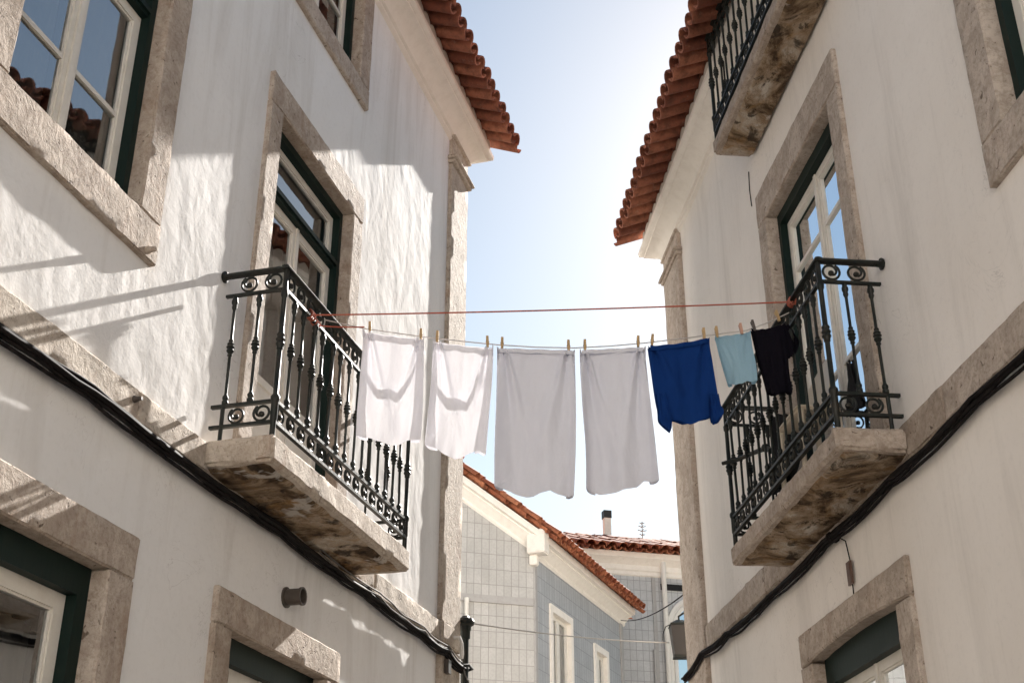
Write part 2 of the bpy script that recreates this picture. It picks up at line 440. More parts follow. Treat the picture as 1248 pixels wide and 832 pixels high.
# roof tiles ---------------------------------------------------------------
def roof_tiles(mb, F, ua, ub, pitch, n_e, z_e, slope, courses, length=.42, s0=None, smax=None, seg=7, jit=1.0, inset=0.0):
    cs, sn = math.cos(slope), math.sin(slope)
    ncol = int(round((ub - ua) / pitch))
    def tile(uc, s_lo, s_hi, base, r_lo, r_hi, up, th=.016, yaw=0.0, roll=0.0):
        rings = []
        for s, r in ((s_lo, r_lo), (s_hi, r_hi)):
            for rr in (r, r - th):
                ring = []
                for k in range(seg + 1):
                    a = math.pi * k / seg
                    x = -rr * math.cos(a); y = rr * math.sin(a) * (.92 if up else -.92)
                    x, y = x * math.cos(roll) - y * math.sin(roll), x * math.sin(roll) + y * math.cos(roll)
                    x += yaw * (s - s_lo)
                    # local: along slope s, normal offset y+base
                    h = y + base
                    ring.append(F(uc + x, z_e + s * sn + h * cs, n_e - s * cs + h * sn))
                rings.append(ring)
        b = len(mb.v); m = seg + 1
        for r in rings: mb.v += r
        o_lo, i_lo, o_hi, i_hi = 0, m, 2 * m, 3 * m
        for k in range(seg):
            mb.f.append([b + o_lo + k, b + o_lo + k + 1, b + o_hi + k + 1, b + o_hi + k])
            mb.f.append([b + i_lo + k, b + i_hi + k, b + i_hi + k + 1, b + i_lo + k + 1])
            mb.f.append([b + o_lo + k, b + i_lo + k, b + i_lo + k + 1, b + o_lo + k + 1])
            mb.f.append([b + o_hi + k, b + o_hi + k + 1, b + i_hi + k + 1, b + i_hi + k])
        for k in (0, seg):
            mb.f.append([b + o_lo + k, b + o_hi + k, b + i_hi + k, b + i_lo + k])
    rad = pitch * .47
    for i in range(ncol + 1):
        for kind in (0, 1):
            uc = ua + (i + .5 * kind) * pitch
            st = s0(uc) if s0 else 0.0
            mx = smax(uc) if smax else 99
            for c in range(courses):
                a = st + c * (length - .07) + random.uniform(-.018, .012) * jit
                if c == 0 and not kind: a += inset
                e = a + length
                if a > mx - .05: break
                e = min(e, mx)
                dz = random.uniform(-.006, .006) * jit + .010 * c * 0
                yaw = random.uniform(-.045, .045) * jit; roll = random.uniform(-.12, .12) * jit
                if kind == 0: tile(uc, a, e, rad * .62 + .012 + dz, rad * .98, rad * .84, True, yaw=yaw, roll=roll)
                else: tile(uc, a, e, rad * .62 + dz, rad * .80, rad * .90, False, yaw=yaw, roll=roll)
def hip_caps(mb, p0, p1, r=.095, step=.33, n=8):
    d = (p1 - p0); L = d.length; d.normalize()
    side = d.cross(Vector((0, 0, 1))).normalized(); up = side.cross(d)
    k = int(L / step)
    for i in range(k):
        a = p0 + d * (i * step + random.uniform(-.01, .01)); b = a + d * (step + .07)
        lo = []; hi = []; li = []; hi2 = []
        for j in range(n + 1):
            t = math.pi * j / n
            off = side * (-math.cos(t)) + up * math.sin(t)
            lo.append(a + off * r + up * .02); li.append(a + off * (r - .017) + up * .02)
            hi.append(b + off * r * .84 + up * .005); hi2.append(b + off * (r * .84 - .017) + up * .005)
        base = len(mb.v); m = n + 1; mb.v += lo + li + hi + hi2
        for j in range(n):
            mb.f += [[base + j, base + j + 1, base + 2 * m + j + 1, base + 2 * m + j], [base + m + j, base + 3 * m + j, base + 3 * m + j + 1, base + m + j + 1],
                     [base + j, base + m + j, base + m + j + 1, base + j + 1], [base + 2 * m + j, base + 2 * m + j + 1, base + 3 * m + j + 1, base + 3 * m + j]]
        for j in (0, n): mb.f.append([base + j, base + 2 * m + j, base + 3 * m + j, base + m + j])

def cornice(mb, F, u0, u1, prof, depth):
    """profile [(out, z)] along the front to u1, mitred round the corner, back along the end"""
    rows = []
    for (u, n, ou, on) in ((u0, 0, 0, 1), (u1, 0, 1, 1), (u1, -depth, 1, 0)):
        rows.append([F(u + ou * o, z, n + on * o) for o, z in prof])
    # subdivide the long front run a little so it is not perfectly straight
    a, b = rows[0], rows[1]; k = 24; out = []
    for i in range(k):
        t = i / k; w = .006 * math.sin(i * 1.7) + .004 * math.sin(i * .63)
        out.append([p.lerp(q, t) + Vector((0, 0, w if 0 < i else 0)) for p, q in zip(a, b)])
    mb.sweep(out + [rows[1], rows[2]])

# balcony -------------------------------------------------------------------
def spiral(r, turns=1.35, a0=0.0, flip=1, n=26, rmin=.34):
    pts = []
    for i in range(n + 1):
        t = i / n; a = a0 + flip * t * turns * 2 * math.pi
        rr = r * (1 - (1 - rmin) * max(0, (t - .45) / .55) ** 1.2)
        pts.append((rr * math.cos(a), rr * math.sin(a)))
    return pts
def scroll_mesh(Fdir, w, h):
    """one scroll: ring that curls in on itself with a button, in the (Fdir, z) plane"""
    m = MB(); r = min(w, h) / 2 - .006
    for (x, z) in [(0, 0)]:
        p = [Fdir * (x + a) + Vector((0, 0, z + b)) for a, b in spiral(r, 1.45, R(120))]
        m.tube(p, [.0075] * (len(p) - 4) + [.007, .0065, .006, .006], 6)
    cx = spiral(r, 1.45, R(120))[-1]
    c = Fdir * (cx[0] * .55) + Vector((0, 0, cx[1] * .55))
    nn = Fdir.cross(Vector((0, 0, 1)))
    m.lathe(c, [(.004, -.014), (.015, -.009), (.018, 0), (.015, .009), (.004, .014)], 8, nn)
    return m
KNOB = [(.0, .0)]
def baluster_mesh(h):
    m = MB(); s = .0088
    def knot(z): return [(s, z - .055), (.014, z - .05), (.014, z - .043), (s + .001, z - .04), (.016, z - .03), (.0225, z - .018), (.017, z - .006), (.0225, z + .0), (.024, z + .006), (.017, z + .013), (.021, z + .024), (.012, z + .036), (.014, z + .043), (.014, z + .048), (s, z + .053)]
    prof = [(.013, 0), (.018, .006), (.018, .022), (.013, .028), (.017, .038), (.017, .05), (.011, .058), (s, .07)]
    prof += knot(h * .52)
    prof += [(s, h - .085), (.012, h - .078), (.016, h - .066), (.013, h - .052), (.019, h - .04), (.019, h - .022), (.014, h - .014), (.014, h)]
    m.lathe((0, 0, 0), prof, 9)
    return m

def balcony(bld, F, u0, u1, depth, zt, zb, stone, nb_front, inset=.035, dn=.033, side_n=2, seed=0, slab_seed=0):
    # slab: moulded stone edge round a rough underside
    e = MB()
    lip = .055
    e.stone(F, u0, u1, zb + .012, zt, .02, depth, cell=.05, amp=.006, cham=.012, seed=slab_seed, freq=7)
    sl = e.build('balcony_slab', stone, bld, smooth=40, origin=F(u0, zb, 0))
    s = MB(); nu, nn_ = 60, 16; rows = []
    for i in range(nu + 1):
        row = []
        for j in range(nn_ + 1):
            u = u0 + .045 + (u1 - u0 - .09) * i / nu; n = .022 + (depth - .07) * j / nn_
            k = noise.noise(Vector((u * 5, n * 5, slab_seed))) + .5 * noise.noise(Vector((u * 13, n * 13, slab_seed)))
            edge = min(i, nu - i, (nn_ - j)) == 0
            row.append(F(u, zb + (.014 if edge else .0 + .010 * k), n))
        rows.append(row)
    s.sweep(rows)
    s.build('slab_underside', M['soffit'], sl, smooth=60, fix=False)
    # railing
    a, b, n1 = u0 + inset, u1 - inset, depth - dn
    top = zt + 1.035; t2 = zt + .90; l2 = zt + .205; l1 = zt + .082
    r = MB()
    def bar(p, q, hw, hh):
        d = (q - p).normalized(); sd = d.cross(Vector((0, 0, 1))) * hw; up = Vector((0, 0, hh))
        vs = [x + sgn * sd + k * up for x in (p, q) for sgn in (-1, 1) for k in (-1, 1)]
        r.add(vs, [(0,1,3,2),(4,6,7,5),(0,4,5,1),(2,3,7,6),(0,2,6,4),(1,5,7,3)])
    def hand(p, q):
        d = (q - p).normalized(); sd = d.cross(Vector((0, 0, 1)))
        prof = [(-.024, -.008), (-.026, .002), (-.02, .011), (-.008, .016), (.008, .016), (.02, .011), (.026, .002), (.024, -.008)]
        b0 = len(r.v)
        for x in (p, q): r.v += [x + sd * c + Vector((0, 0, h)) for c, h in prof]
        for k in range(8): r.f.append([b0 + k, b0 + (k + 1) % 8, b0 + 8 + (k + 1) % 8, b0 + 8 + k])
        r.f.append([b0 + k for k in range(8)]); r.f.append([b0 + 8 + k for k in range(8)])
    ex = .026
    hand(F(a - ex, top, n1), F(b + ex, top, n1)); hand(F(a, top + .0015, n1 - ex), F(a, top + .0015, .0)); hand(F(b, top + .0015, n1 - ex), F(b, top + .0015, .0))
    for z, w, h in ((t2, .012, .008), (l2, .013, .009), (l1, .013, .009)):
        bar(F(a, z, n1), F(b, z, n1), w, h)
        for e_ in (a, b): bar(F(e_, z + .0012, n1 - w), F(e_, z + .0012, .035 if z == t2 else .02), w - .001, h)
    for e_ in (a, b):       # corner posts
        p = F(e_, zt - .004, n1)
        r.lathe(p, [(.016, 0), (.016, .09), (.02, .10), (.02, .20), (.026, .215), (.026, .235), (.015, .25), (.014, .52), (.019, .525), (.019, .54), (.027, .555), (.021, .57), (.028, .583), (.02, .6), (.024, .613), (.015, .63), (.014, .85), (.02, .86), (.021, .89), (.015, .90), (.015, 1.03)], 10)
        q = F(e_, zt - .003, .09); r.lathe(q, [(.012, 0), (.012, .2)], 8); 
    rail = r.build('balcony_railing', M['iron'], sl, smooth=40)
    # wall fixings
    for e_ in (a, b):
        m = MB()
        m.lathe(F(e_, top, .002), [(.02, 0), (.034, .002), (.036, .012), (.02, .02), (.016, .05)], 10, F.n)
        m.lathe(F(e_, top + .028, .0), [(.003, .0), (.014, .008), (.012, .018), (.003, .024)], 8, F.n)
        m.build('wall_bracket', M['iron'], sl, smooth=40)
    h = t2 - l2 - .017
    first = None
    def put(u, n):
        nonlocal first
        p = F(u, l2 + .009, n)
        if first is None:
            mb = baluster_mesh(h); mb.v = [v + p for v in mb.v]
            first = mb.build('baluster', M['iron'], sl, smooth=45, origin=p)
        else:
            cc = copy_to(first, p, sl); cc.rotation_euler = (random.uniform(-.012, .012), random.uniform(-.012, .012), random.uniform(0, 6.28)); cc.scale = (random.uniform(.94, 1.08),) * 2 + (1,)
    step = (b - a) / (nb_front + 1)
    for i in range(nb_front): put(a + step * (i + 1), n1)
    sstep = n1 / (side_n + .65)
    for e_ in (a, b):
        for i in range(side_n): put(e_, n1 - sstep * (i + 1))
    # scroll bands
    zs = ((t2 + top) / 2, top - t2 - .024), ((l1 + l2) / 2, l2 - l1 - .018)
    for zc, hh in zs:
        for dirv, spots, sp in ((F.u, [(a + step * (i + .5), n1) for i in range(nb_front + 1)], step), (F.n, [(e_, n1 - sstep * (i + .5)) for e_ in (a, b) for i in range(side_n)], sstep)):
            src = None
            for k, (u, n) in enumerate(spots):
                p = F(u, zc, n)
                if src is None:
                    sm = scroll_mesh(dirv, sp, hh); sm.v = [v + p for v in sm.v]
                    src = sm.build('scroll', M['iron'], sl, smooth=50, origin=p)
                else:
                    c = copy_to(src, p, sl); c.scale = (random.uniform(.93, 1.0),) * 2 + (random.uniform(.95, 1.0),)
    return sl

# ================================================================== LEFT HOUSE
LH = thing('townhouse', 'rough white plastered townhouse on the left, its wall raked by sunlight', 'house', FL(3, -EYE, 0))
WINS_L = dict(
    w1=(3.69, 4.80, 3.50, 5.10), w2=(6.27, 7.47, 6.36, 8.0), fr=(6.25, 7.52, 2.585, 5.12),
    g1=(3.70, 4.985, .0, 1.655), g2=(6.24, 7.56, -.6, 1.66))
ZT_L = 7.52
mb = MB()
holes = []
for k, (a, b, c, d) in WINS_L.items(): holes.append((a - .12, b + .12, c - (.1 if k != 'fr' else 0.02), min(d + .12, ZT_L - .01)))
wall_sheet(mb, FL, -3.5, UL, -EYE, ZT_L, holes)
wall_sheet(mb, FLE, 0, 6.5, -EYE, ZT_L, [])
mb.quad([FL(-3.5, -EYE, 0), FL(-3.5, ZT_L, 0), FL(-3.5, ZT_L, -6.5), FL(-3.5, -EYE, -6.5)])
mb.quad([FL(-3.5, -EYE, -6.5), FL(-3.5, ZT_L, -6.5), FL(UL, ZT_L, -6.5), FL(UL, -EYE, -6.5)])
mb.build('wall', M['plaster_left'], LH, fix=False)
# floors and rear partition that keep the rooms dark
mb = MB()
for z in (2.45, 5.75): mb.box(FL, -3.4, UL - .1, z, z + .12, -6.4, -.21)
mb.box(FL, -3.4, UL - .1, -EYE, ZT_L - .1, -3.2, -3.1)
mb.build('interior', M['dark_in'], LH)
w = window(LH, FL, 'window', *WINS_L['w1'], .21, .26, .24, M['stone'], muntins=(4.02,), seed=1, top_green=.05, transom=4.76)
w = window(LH, FL, 'window', *WINS_L['w2'], .20, .26, .19, M['stone'], muntins=(6.92,), seed=11, top_green=.05)
w = window(LH, FL, 'balcony_door', *WINS_L['fr'], .185, .235, 0, M['stone'], transom=4.66, kick=3.30, seed=21, top_green=.06)
w = window(LH, FL, 'window', *WINS_L['g1'], .225, .21, .2, M['stone'], seed=31, top_green=.14, green_w=.085, sash_w=.075)
w = window(LH, FL, 'window', *WINS_L['g2'], .205, .20, .2, M['stone'], seed=41, top_green=.14, green_w=.085, sash_w=.075)
# string course
mb = MB()
u = -3.5; i = 0
while u < 9.81:
    e = min(u + random.uniform(1.5, 2.1), 9.81)
    if 9.81 - e < .5: e = 9.81
    mb.stone(FL, u, e - .002, 2.40, 2.572, -.01, .034, amp=.006, cham=.008, seed=50 + i); u = e; i += 1
mb.stone(FL, 9.812, UL + .012, 2.395, 2.572, -.01, .062, amp=.005, cham=.008, seed=70)
mb.build('string_course', M['stone_pale'], LH, smooth=40)
# pilaster with capital
mb = MB()
PL = (9.82, UL + .048)
mb.stone(FL, PL[0], PL[1], -EYE, 2.394, -.45, .042, amp=.005, cell=.1, seed=81)
mb.stone(FL, PL[0], PL[1], 2.574, 7.10, -.45, .042, amp=.005, cell=.1, seed=82)
mb.build('pilaster', M['stone_pale'], LH, smooth=40)
mb = MB()
for (z0, z1, o) in ((7.10, 7.14, .075), (7.14, 7.165, .10), (7.165, 7.19, .085), (7.19, 7.45, .04), (7.40, 7.43, .07)):
    mb.stone(FL, PL[0] - (o - .05) * .8, UL + o, z0, z1 - .001, -.5, o, cell=.08, amp=.003, cham=.005, seed=int(z0 * 100))
mb.build('capital', M['stone_pale'], LH, smooth=40)
mb = MB()
cornice(mb, FL, -3.5, UL, [(.0, 7.37), (.03, 7.39), (.03, 7.415), (.055, 7.425), (.07, 7.455), (.11, 7.495), (.16, 7.52), (.205, 7.53), (.205, 7.548), (.225, 7.552), (.25, 7.565), (.255, 7.61), (.245, 7.63), (0.0, 7.64)], .6)
mb.build('cornice', M['cream'], LH, smooth=30)
def house_roof(bld, F, FE, ulen, u_start, n_e, z_e, slope, pitch, depth, first_u, mort_o, mort_z, wallmat, over=.17):
    mb = MB()
    uend = ulen + over
    k = int((uend - first_u) / pitch); first_u = uend - k * pitch
    roof_tiles(mb, F, first_u, uend, pitch, n_e, z_e, slope, 5, inset=.012)
    tn = math.tan(slope); o = mort_o
    def zz(n): return z_e + .012 + (n_e - n) * tn
    hd = depth / 2; ue = ulen + over - .03
    # boarding, both slopes, and rows of verge tiles along the far gable
    c = [F(u_start, zz(o), o), F(ue, zz(o), o), F(ue, zz(o), -depth - o), F(u_start, zz(o), -depth - o)]
    rg = [F(u_start, zz(-hd), -hd), F(ue, zz(-hd), -hd)]
    mb.quad([c[0], c[1], rg[1], rg[0]]); mb.quad([c[2], c[3], rg[0], rg[1]])
    hip_caps(mb, F(u_start, zz(-hd) + .03, -hd), F(ue, zz(-hd) + .03, -hd))
    hip_caps(mb, F(uend - .02, zz(n_e - .5) + .055, n_e - .5), F(uend - .02, zz(-hd) + .05, -hd), .08)
    rf = mb.build('roof', M['tile'], bld, smooth=50, fix=False)
    m = MB(); m.quad([F(ulen, zz(0) - .15, -.001), F(ulen, zz(0) - .15, -depth), F(ulen, zz(-hd) - .02, -hd)])
    m.build('gable', wallmat, bld, fix=False); m = MB()
    m.quad([F(u_start, zz(0) - .15, -.001), F(u_start, zz(0) - .15, -depth), F(u_start, zz(-hd) - .02, -hd)])
    m.build('gable', wallmat, bld, fix=False)
    # scalloped mortar bedding under the eaves tiles
    m = MB(); a, b = first_u - .5 * pitch, uend
    k = int((b - a) / pitch * 8); top = []; bot = []; fr = []
    for i in range(k + 1):
        u = a + (b - a) * i / k
        ph = ((u - first_u) / pitch) % 1
        h = .05 * abs(math.cos(math.pi * ph)) ** .7 + .012 * noise.noise(Vector((u * 9, 0, 0)))
        bot.append(F(u, mort_z, mort_o)); top.append(F(u, mort_z + .075 + h, mort_o - .01)); fr.append(F(u, mort_z + .08 + h, mort_o - .2))
    m.sweep([bot, top, fr])
    m.build('mortar', M['mortar'], rf, smooth=60, fix=False)
house_roof(LH, FL, FLE, UL, -3.5, .50, 7.64, R(23), .186, 6.5, 4.0, .243, 7.628, M['plaster_left'])
balcony(LH, FL, 5.725, 7.925, .435, 2.575, 2.41, M['stone_pale'], 14, slab_seed=3.3)
# vent stub
mb = MB()
c = FL(6.93, 2.02, 0)
mb.lathe(c, [(.062, -.01), (.064, .012), (.05, .016), (.05, .10), (.056, .102), (.056, .118), (.045, .118), (.043, .05), (.0, .05)], 18, FL.n)
mb.build('vent_pipe', M['vent'], LH, smooth=40)
curtain(FL, 'pleated pale curtain in the right leaf of the large upper left window', 4.30, 4.76, 3.5, 5.0, -.185, .016, 5)
curtain(FL, 'pale net curtain in the left leaf of the large upper left window', 3.74, 4.16, 3.5, 5.0, -.185, .012, 5)
curtain(FL, 'grey curtain behind the dark left ground floor window', 4.0, 4.95, -.1, 1.40, -.30, .03, 8)
curtain(FL, 'pale net behind the transom light of the left balcony door', 6.3, 7.48, 4.66, 5.08, -.18, .008, 8)
curtain(FL, 'brownish curtain in the left leaf of the left balcony door', 6.3, 6.87, 2.62, 4.65, -.19, .02, 6, cloth_mat('brown_net', (.48, .43, .40), .3))
curtain(FL, 'thin grey curtain in the uppermost left window under the eaves', 6.95, 7.40, 6.4, 7.8, -.27, .02, 6, cloth_mat('grey_net', (.36, .345, .33), .35))

# ================================================================== RIGHT HOUSE
RH = thing('townhouse', 'smooth white townhouse on the right in full shade, with two balconies stacked', 'house', FR(3, -EYE, 0))
WINS_R = dict(
    fr=(6.50, 7.92, 2.605, 5.11), up=(6.60, 7.82, 5.94, 6.46), w1=(3.35, 4.52, 3.52, 5.10),
    g1=(6.50, 7.95, -.6, 1.76))
ZT_R = 6.76
mb = MB(); holes = []
for k, (a, b, c, d) in WINS_R.items(): holes.append((a - .12, b + .12, c - (.1 if k not in ('fr', 'up') else 0.02), min(d + .12, ZT_R - .02)))
wall_sheet(mb, FR, -3.5, UR, -EYE, ZT_R, holes)
wall_sheet(mb, FRE, 0, 6.5, -EYE, ZT_R, [])
mb.quad([FR(-3.5, -EYE, 0), FR(-3.5, ZT_R, 0), FR(-3.5, ZT_R, -6.5), FR(-3.5, -EYE, -6.5)])
mb.quad([FR(-3.5, -EYE, -6.5), FR(-3.5, ZT_R, -6.5), FR(UR, ZT_R, -6.5), FR(UR, -EYE, -6.5)])
mb.build('wall', M['plaster_right'], RH, fix=False)
mb = MB()
for z in (2.45, 5.75): mb.box(FR, -3.4, UR - .1, z, z + .12, -6.4, -.21)
mb.box(FR, -3.4, UR - .1, -EYE, ZT_R - .1, -3.2, -3.1)
mb.build('interior', M['dark_in'], RH)
window(RH, FR, 'window', *WINS_R['w1'], .22, .28, .24, M['stone_r'], muntins=(4.05,), seed=101, top_green=.08)
window(RH, FR, 'balcony_door', *WINS_R['fr'], .20, .29, 0, M['stone_r'], muntins=(3.52, 4.58), seed=111, top_green=.09)
window(RH, FR, 'balcony_door', *WINS_R['up'], .16, .17, 0, M['stone_r'], seed=131, top_green=.05)
window(RH, FR, 'window', *WINS_R['g1'], .205, .22, .2, M['stone_r'], seed=121, top_green=.15, green_w=.06, arch=.045)
mb = MB(); u = -3.5; i = 0
while u < 10.58:
    e = min(u + random.uniform(1.6, 2.3), 10.58)
    if 10.58 - e < .5: e = 10.58
    mb.stone(FR, u, e - .002, 2.44, 2.645, -.01, .03, amp=.005, cham=.007, seed=150 + i); u = e; i += 1
mb.build('string_course', M['stone_r'], RH, smooth=40)
mb = MB(); PR = (10.59, UR + .05)
mb.stone(FR, PR[0], PR[1], -EYE, 6.34, -.45, .048, amp=.004, cell=.1, seed=181)
mb.build('pilaster', M['stone_r'], RH, smooth=40)
mb = MB()
for (z0, z1, o) in ((6.34, 6.375, .07), (6.375, 6.40, .095), (6.40, 6.42, .08), (6.42, 6.64, .042), (6.60, 6.63, .065)):
    mb.stone(FR, PR[0] - (o - .048) * .8, UR + o, z0, z1 - .001, -.5, o, cell=.08, amp=.003, cham=.005, seed=int(z0 * 100))
mb.build('capital', M['stone_r'], RH, smooth=40)
mb = MB()
cornice(mb, FR, -3.5, UR, [(.0, 6.58), (.03, 6.60), (.03, 6.625), (.055, 6.635), (.07, 6.665), (.11, 6.705), (.16, 6.735), (.205, 6.745), (.205, 6.763), (.225, 6.767), (.25, 6.78), (.255, 6.825), (.245, 6.845), (0.0, 6.855)], .6)
mb.build('cornice', M['cream'], RH, smooth=30)
house_roof(RH, FR, FRE, UR, -3.5, .50, 6.87, R(23), .186, 6.5, 5.6, .243, 6.843, M['plaster_right'], .06)
balcony(RH, FR, 6.035, 8.225, .425, 2.60, 2.455, M['stone_r'], 14, slab_seed=8.1)
balcony(RH, FR, 5.95, 8.15, .325, 5.93, 5.79, M['stone_r'], 14, slab_seed=14.7, side_n=2, inset=.03, dn=.03)
curtain(FR, 'rumpled white curtain behind the right ground floor window', 6.58, 7.85, -.1, 1.52, -.24, .04, 5)
curtain(FR, 'grey curtain low inside the right balcony door', 6.95, 7.82, 2.62, 3.9, -.28, .03, 6, cloth_mat('dim_net', (.40, .38, .36), .3))
mb = MB()   # plaster crack line / conduit beside the upper slab
mb.tube([FR(8.28, 5.76, .006), FR(8.30, 5.60, .007), FR(8.29, 5.44, .006)], .004, 6)
mb.build('conduit', M['cable'], RH)

# ================================================================== CABLES, FIXTURES
def cable_run(F, pts, r, sag=.03, wob=.006, seed=0, per=14):
    out = []
    for i in range(len(pts) - 1):
        a, b = pts[i], pts[i + 1]
        for k in range(per):
            t = k / per
            u = a[0] + (b[0] - a[0]) * t; z = a[1] + (b[1] - a[1]) * t - sag * 4 * t * (1 - t); n = a[2] + (b[2] - a[2]) * t
            z += wob * noise.noise(Vector((u * 3, seed, 0))); n += wob * noise.noise(Vector((u * 3, seed, 5)))
            out.append(F(u, z, n))
    out.append(F(*pts[-1]))
    return out
mb = MB()
for k, (dz, dn, r) in enumerate(((-.012, .045, .016), (-.040, .05, .014), (-.026, .072, .013), (-.058, .043, .010), (-.002, .064, .009))):
    mb.tube(cable_run(FL, [(-3, 2.40 + dz, dn), (0, 2.395 + dz, dn), (2.6, 2.395 + dz, dn), (4.6, 2.40 + dz, dn), (6.7, 2.392 + dz, dn), (8.1, 2.385 + dz, dn), (9.3, 2.37 + dz, dn), (9.9, 2.36 + dz, dn + .01), (10.36, 2.31 + dz, dn + .01)], r, .012 + .004 * k, .012, k), r, 7)
tag(mb.build('cable_bundle', M['cable'], None, smooth=60, origin=FL(4, 2.4, .05)), 'thick black cable bundle running along the stone band of the left house', 'cable')
mb = MB()
for k, (dz, dn, r) in enumerate(((.010, .075, .0058), (-.02, .082, .005))):
    mb.tube(cable_run(FL, [(7.2, 2.40 + dz, dn), (8.3, 2.395 + dz, dn), (9.3, 2.38 + dz, dn), (9.95, 2.37 + dz, dn), (10.3, 2.32 + dz, dn), (10.42, 2.20, .09 + .01 * k), (10.5, 1.6, .10 + .01 * k)], r, .02 + .012 * k, .014, 9 + k), r, 7)
tag(mb.build('loose_cable', M['grey_cable'], None, smooth=60, origin=FL(8, 2.4, .05)), 'loose grey cables drooping to the corner of the left house', 'cable')
mb = MB()
for k, (dz, dn, r) in enumerate(((-.008, .04, .016), (-.034, .046, .014), (-.024, .066, .011), (-.055, .042, .009))):
    mb.tube(cable_run(FR, [(-3, 2.42 + dz, dn), (1, 2.42 + dz, dn), (3.6, 2.43 + dz, dn), (5.2, 2.43 + dz, dn), (6.3, 2.42 + dz, dn), (7.4, 2.42 + dz, dn), (8.6, 2.40 + dz, dn), (9.8, 2.41 + dz, dn), (10.6, 2.43 + dz, dn + .02), (11.3, 2.36 + dz, dn + .02)], r, .014 + .005 * k, .012, 20 + k), r, 7)
tag(mb.build('cable_bundle', M['cable'], None, smooth=60, origin=FR(4, 2.4, .05)), 'black cable bundle sagging under the stone band of the right house', 'cable')
# clip and hanging tag on the right wall
mb = MB()
mb.lathe(FR(7.28, 2.385, .0), [(.02, 0), (.034, .02), (.036, .06), (.02, .08)], 8, FR.n)
mb.tube([FR(7.28, 2.38, .06), FR(7.20, 2.37, .05), FR(7.14, 2.32, .015), FR(7.12, 2.2, .01), FR(7.12, 1.97, .012)], .004, 6)
o = thing('wall_tag', 'small brown plate hanging on a wire above the right ground floor window', 'plate', FR(7.12, 2.1, 0))
mb.build('wire', M['cable'], o, smooth=60)
mb = MB(); mb.box(FR, 7.085, 7.155, 2.045, 2.185, .014, .026); mb.box(FR, 7.093, 7.147, 2.055, 2.175, .026, .029)
mb.build('plate', M['plaque'], o)
# clip stubs on the left band
mb = MB(); mb.lathe(FL(4.98, 2.50, .03), [(.014, 0), (.02, .01), (.012, .03), (.01, .05)], 8, FL.n)
tag(mb.build('wall_hook', M['vent'], None, smooth=40, origin=FL(4.98, 2.5, .03)), 'small rusty hook on the stone band below the large left window', 'hook')
mb = MB(); mb.lathe(FL(4.90, 3.30, .03), [(.02, 0), (.022, .02), (.016, .03), (.014, .06), (.006, .065)], 9, FL.n)
tag(mb.build('wall_hook', M['stone'], None, smooth=40, origin=FL(4.9, 3.3, .03)), 'stub of an old hook in the sill corner of the large left window', 'hook')
# black downpipe with a hopper cap at the left corner
o = thing('downpipe', 'black iron pipe with a knobbed cap at the far corner of the left house', 'pipe', FL(UL + .13, -EYE, .06))
mb = MB(); p = FL(UL + .13, 0, .06)
mb.lathe(p, [(.034, -EYE), (.034, 1.7), (.040, 1.705), (.040, 1.76), (.034, 1.765), (.032, 2.55)], 12)
mb.build('pipe', M['iron'], o, smooth=40)
mb = MB(); mb.lathe(p, [(.033, 2.55), (.045, 2.56), (.045, 2.62), (.052, 2.63), (.052, 2.66), (.075, 2.675), (.082, 2.70), (.07, 2.725), (.04, 2.735), (.03, 2.75), (.0, 2.752)], 14)
mb.build('cap', M['iron'], o, smooth=40)
mb = MB(); mb.tube([FL(UL, 2.30, .05), FL(UL + .06, 2.31, .12), FL(UL + .16, 2.30, .12), FL(UL + .19, 2.29, .05)], .012, 8)
mb.build('bracket', M['iron'], o, smooth=40)
# white bent pipe end near the band
mb = MB(); mb.tube([FL(10.10, 2.49, .05), FL(10.10, 2.49, .11), FL(10.12, 2.44, .125), FL(10.13, 2.36, .125), FL(10.13, 2.32, .12)], .016, 10)
tag(mb.build('overflow_pipe', M['white_pipe'], None, smooth=50, origin=FL(10.1, 2.49, .05)), 'short bent white pipe end above the cables at the left corner', 'pipe')
mb = MB(); mb.box(FL, 9.90, 9.97, 2.16, 2.27, .046, .085)
tag(mb.build('junction_box', M['vent'], None, origin=FL(9.9, 2.2, .05)), 'dark junction box under the cables at the left corner', 'box')

# lantern on the right corner
o = thing('wall_lantern', 'dark tapered street lantern hanging off the far corner of the right house', 'lantern', (1.62, 12.02, EYE + 2.64))
c = Vector((1.62, 12.02, EYE))
class Ax:
    def __call__(s, u, z, n=0): return c + Vector((u, n, z))
mb = MB()
def frus(m, w0, w1, z0, z1):
    vs = [c + Vector((sx * w, sy * w, z)) for w, z in ((w0, z0), (w1, z1)) for sx, sy in ((-1, -1), (1, -1), (1, 1), (-1, 1))]
    m.add(vs, [(0, 3, 2, 1), (4, 5, 6, 7), (0, 1, 5, 4), (1, 2, 6, 5), (2, 3, 7, 6), (3, 0, 4, 7)])
frus(mb, .066, .090, 2.655, 2.93); mb.build('lamp_body', M['lantern'], o)
mb = MB(); frus(mb, .096, .092, 2.931, 2.950); frus(mb, .085, .03, 2.951, 2.99); mb.build('lid', M['iron'], o)
mb = MB(); frus(mb, .072, .070, 2.632, 2.654); mb.build('base', M['iron'], o)
mb = MB(); mb.tube([c + Vector(v) for v in ((.0, 0, 2.985), (0, 0, 3.03), (.05, -.02, 3.06), (.18, -.10, 3.06), (.26, -.20, 3.03))], .010, 8)
mb.tube([c + Vector(v) for v in ((-.09, 0, 2.95), (-.13, .0, 2.93), (-.16, .0, 2.86), (-.165, .0, 2.80))], .005, 6)
mb.build('bracket', M['iron'], o, smooth=50)
def sag_line(a, b, sag, n=24):
    a, b = Vector(a), Vector(b)
    return [a.lerp(b, i / n) - Vector((0, 0, sag * 4 * (i / n) * (1 - i / n))) for i in range(n + 1)]
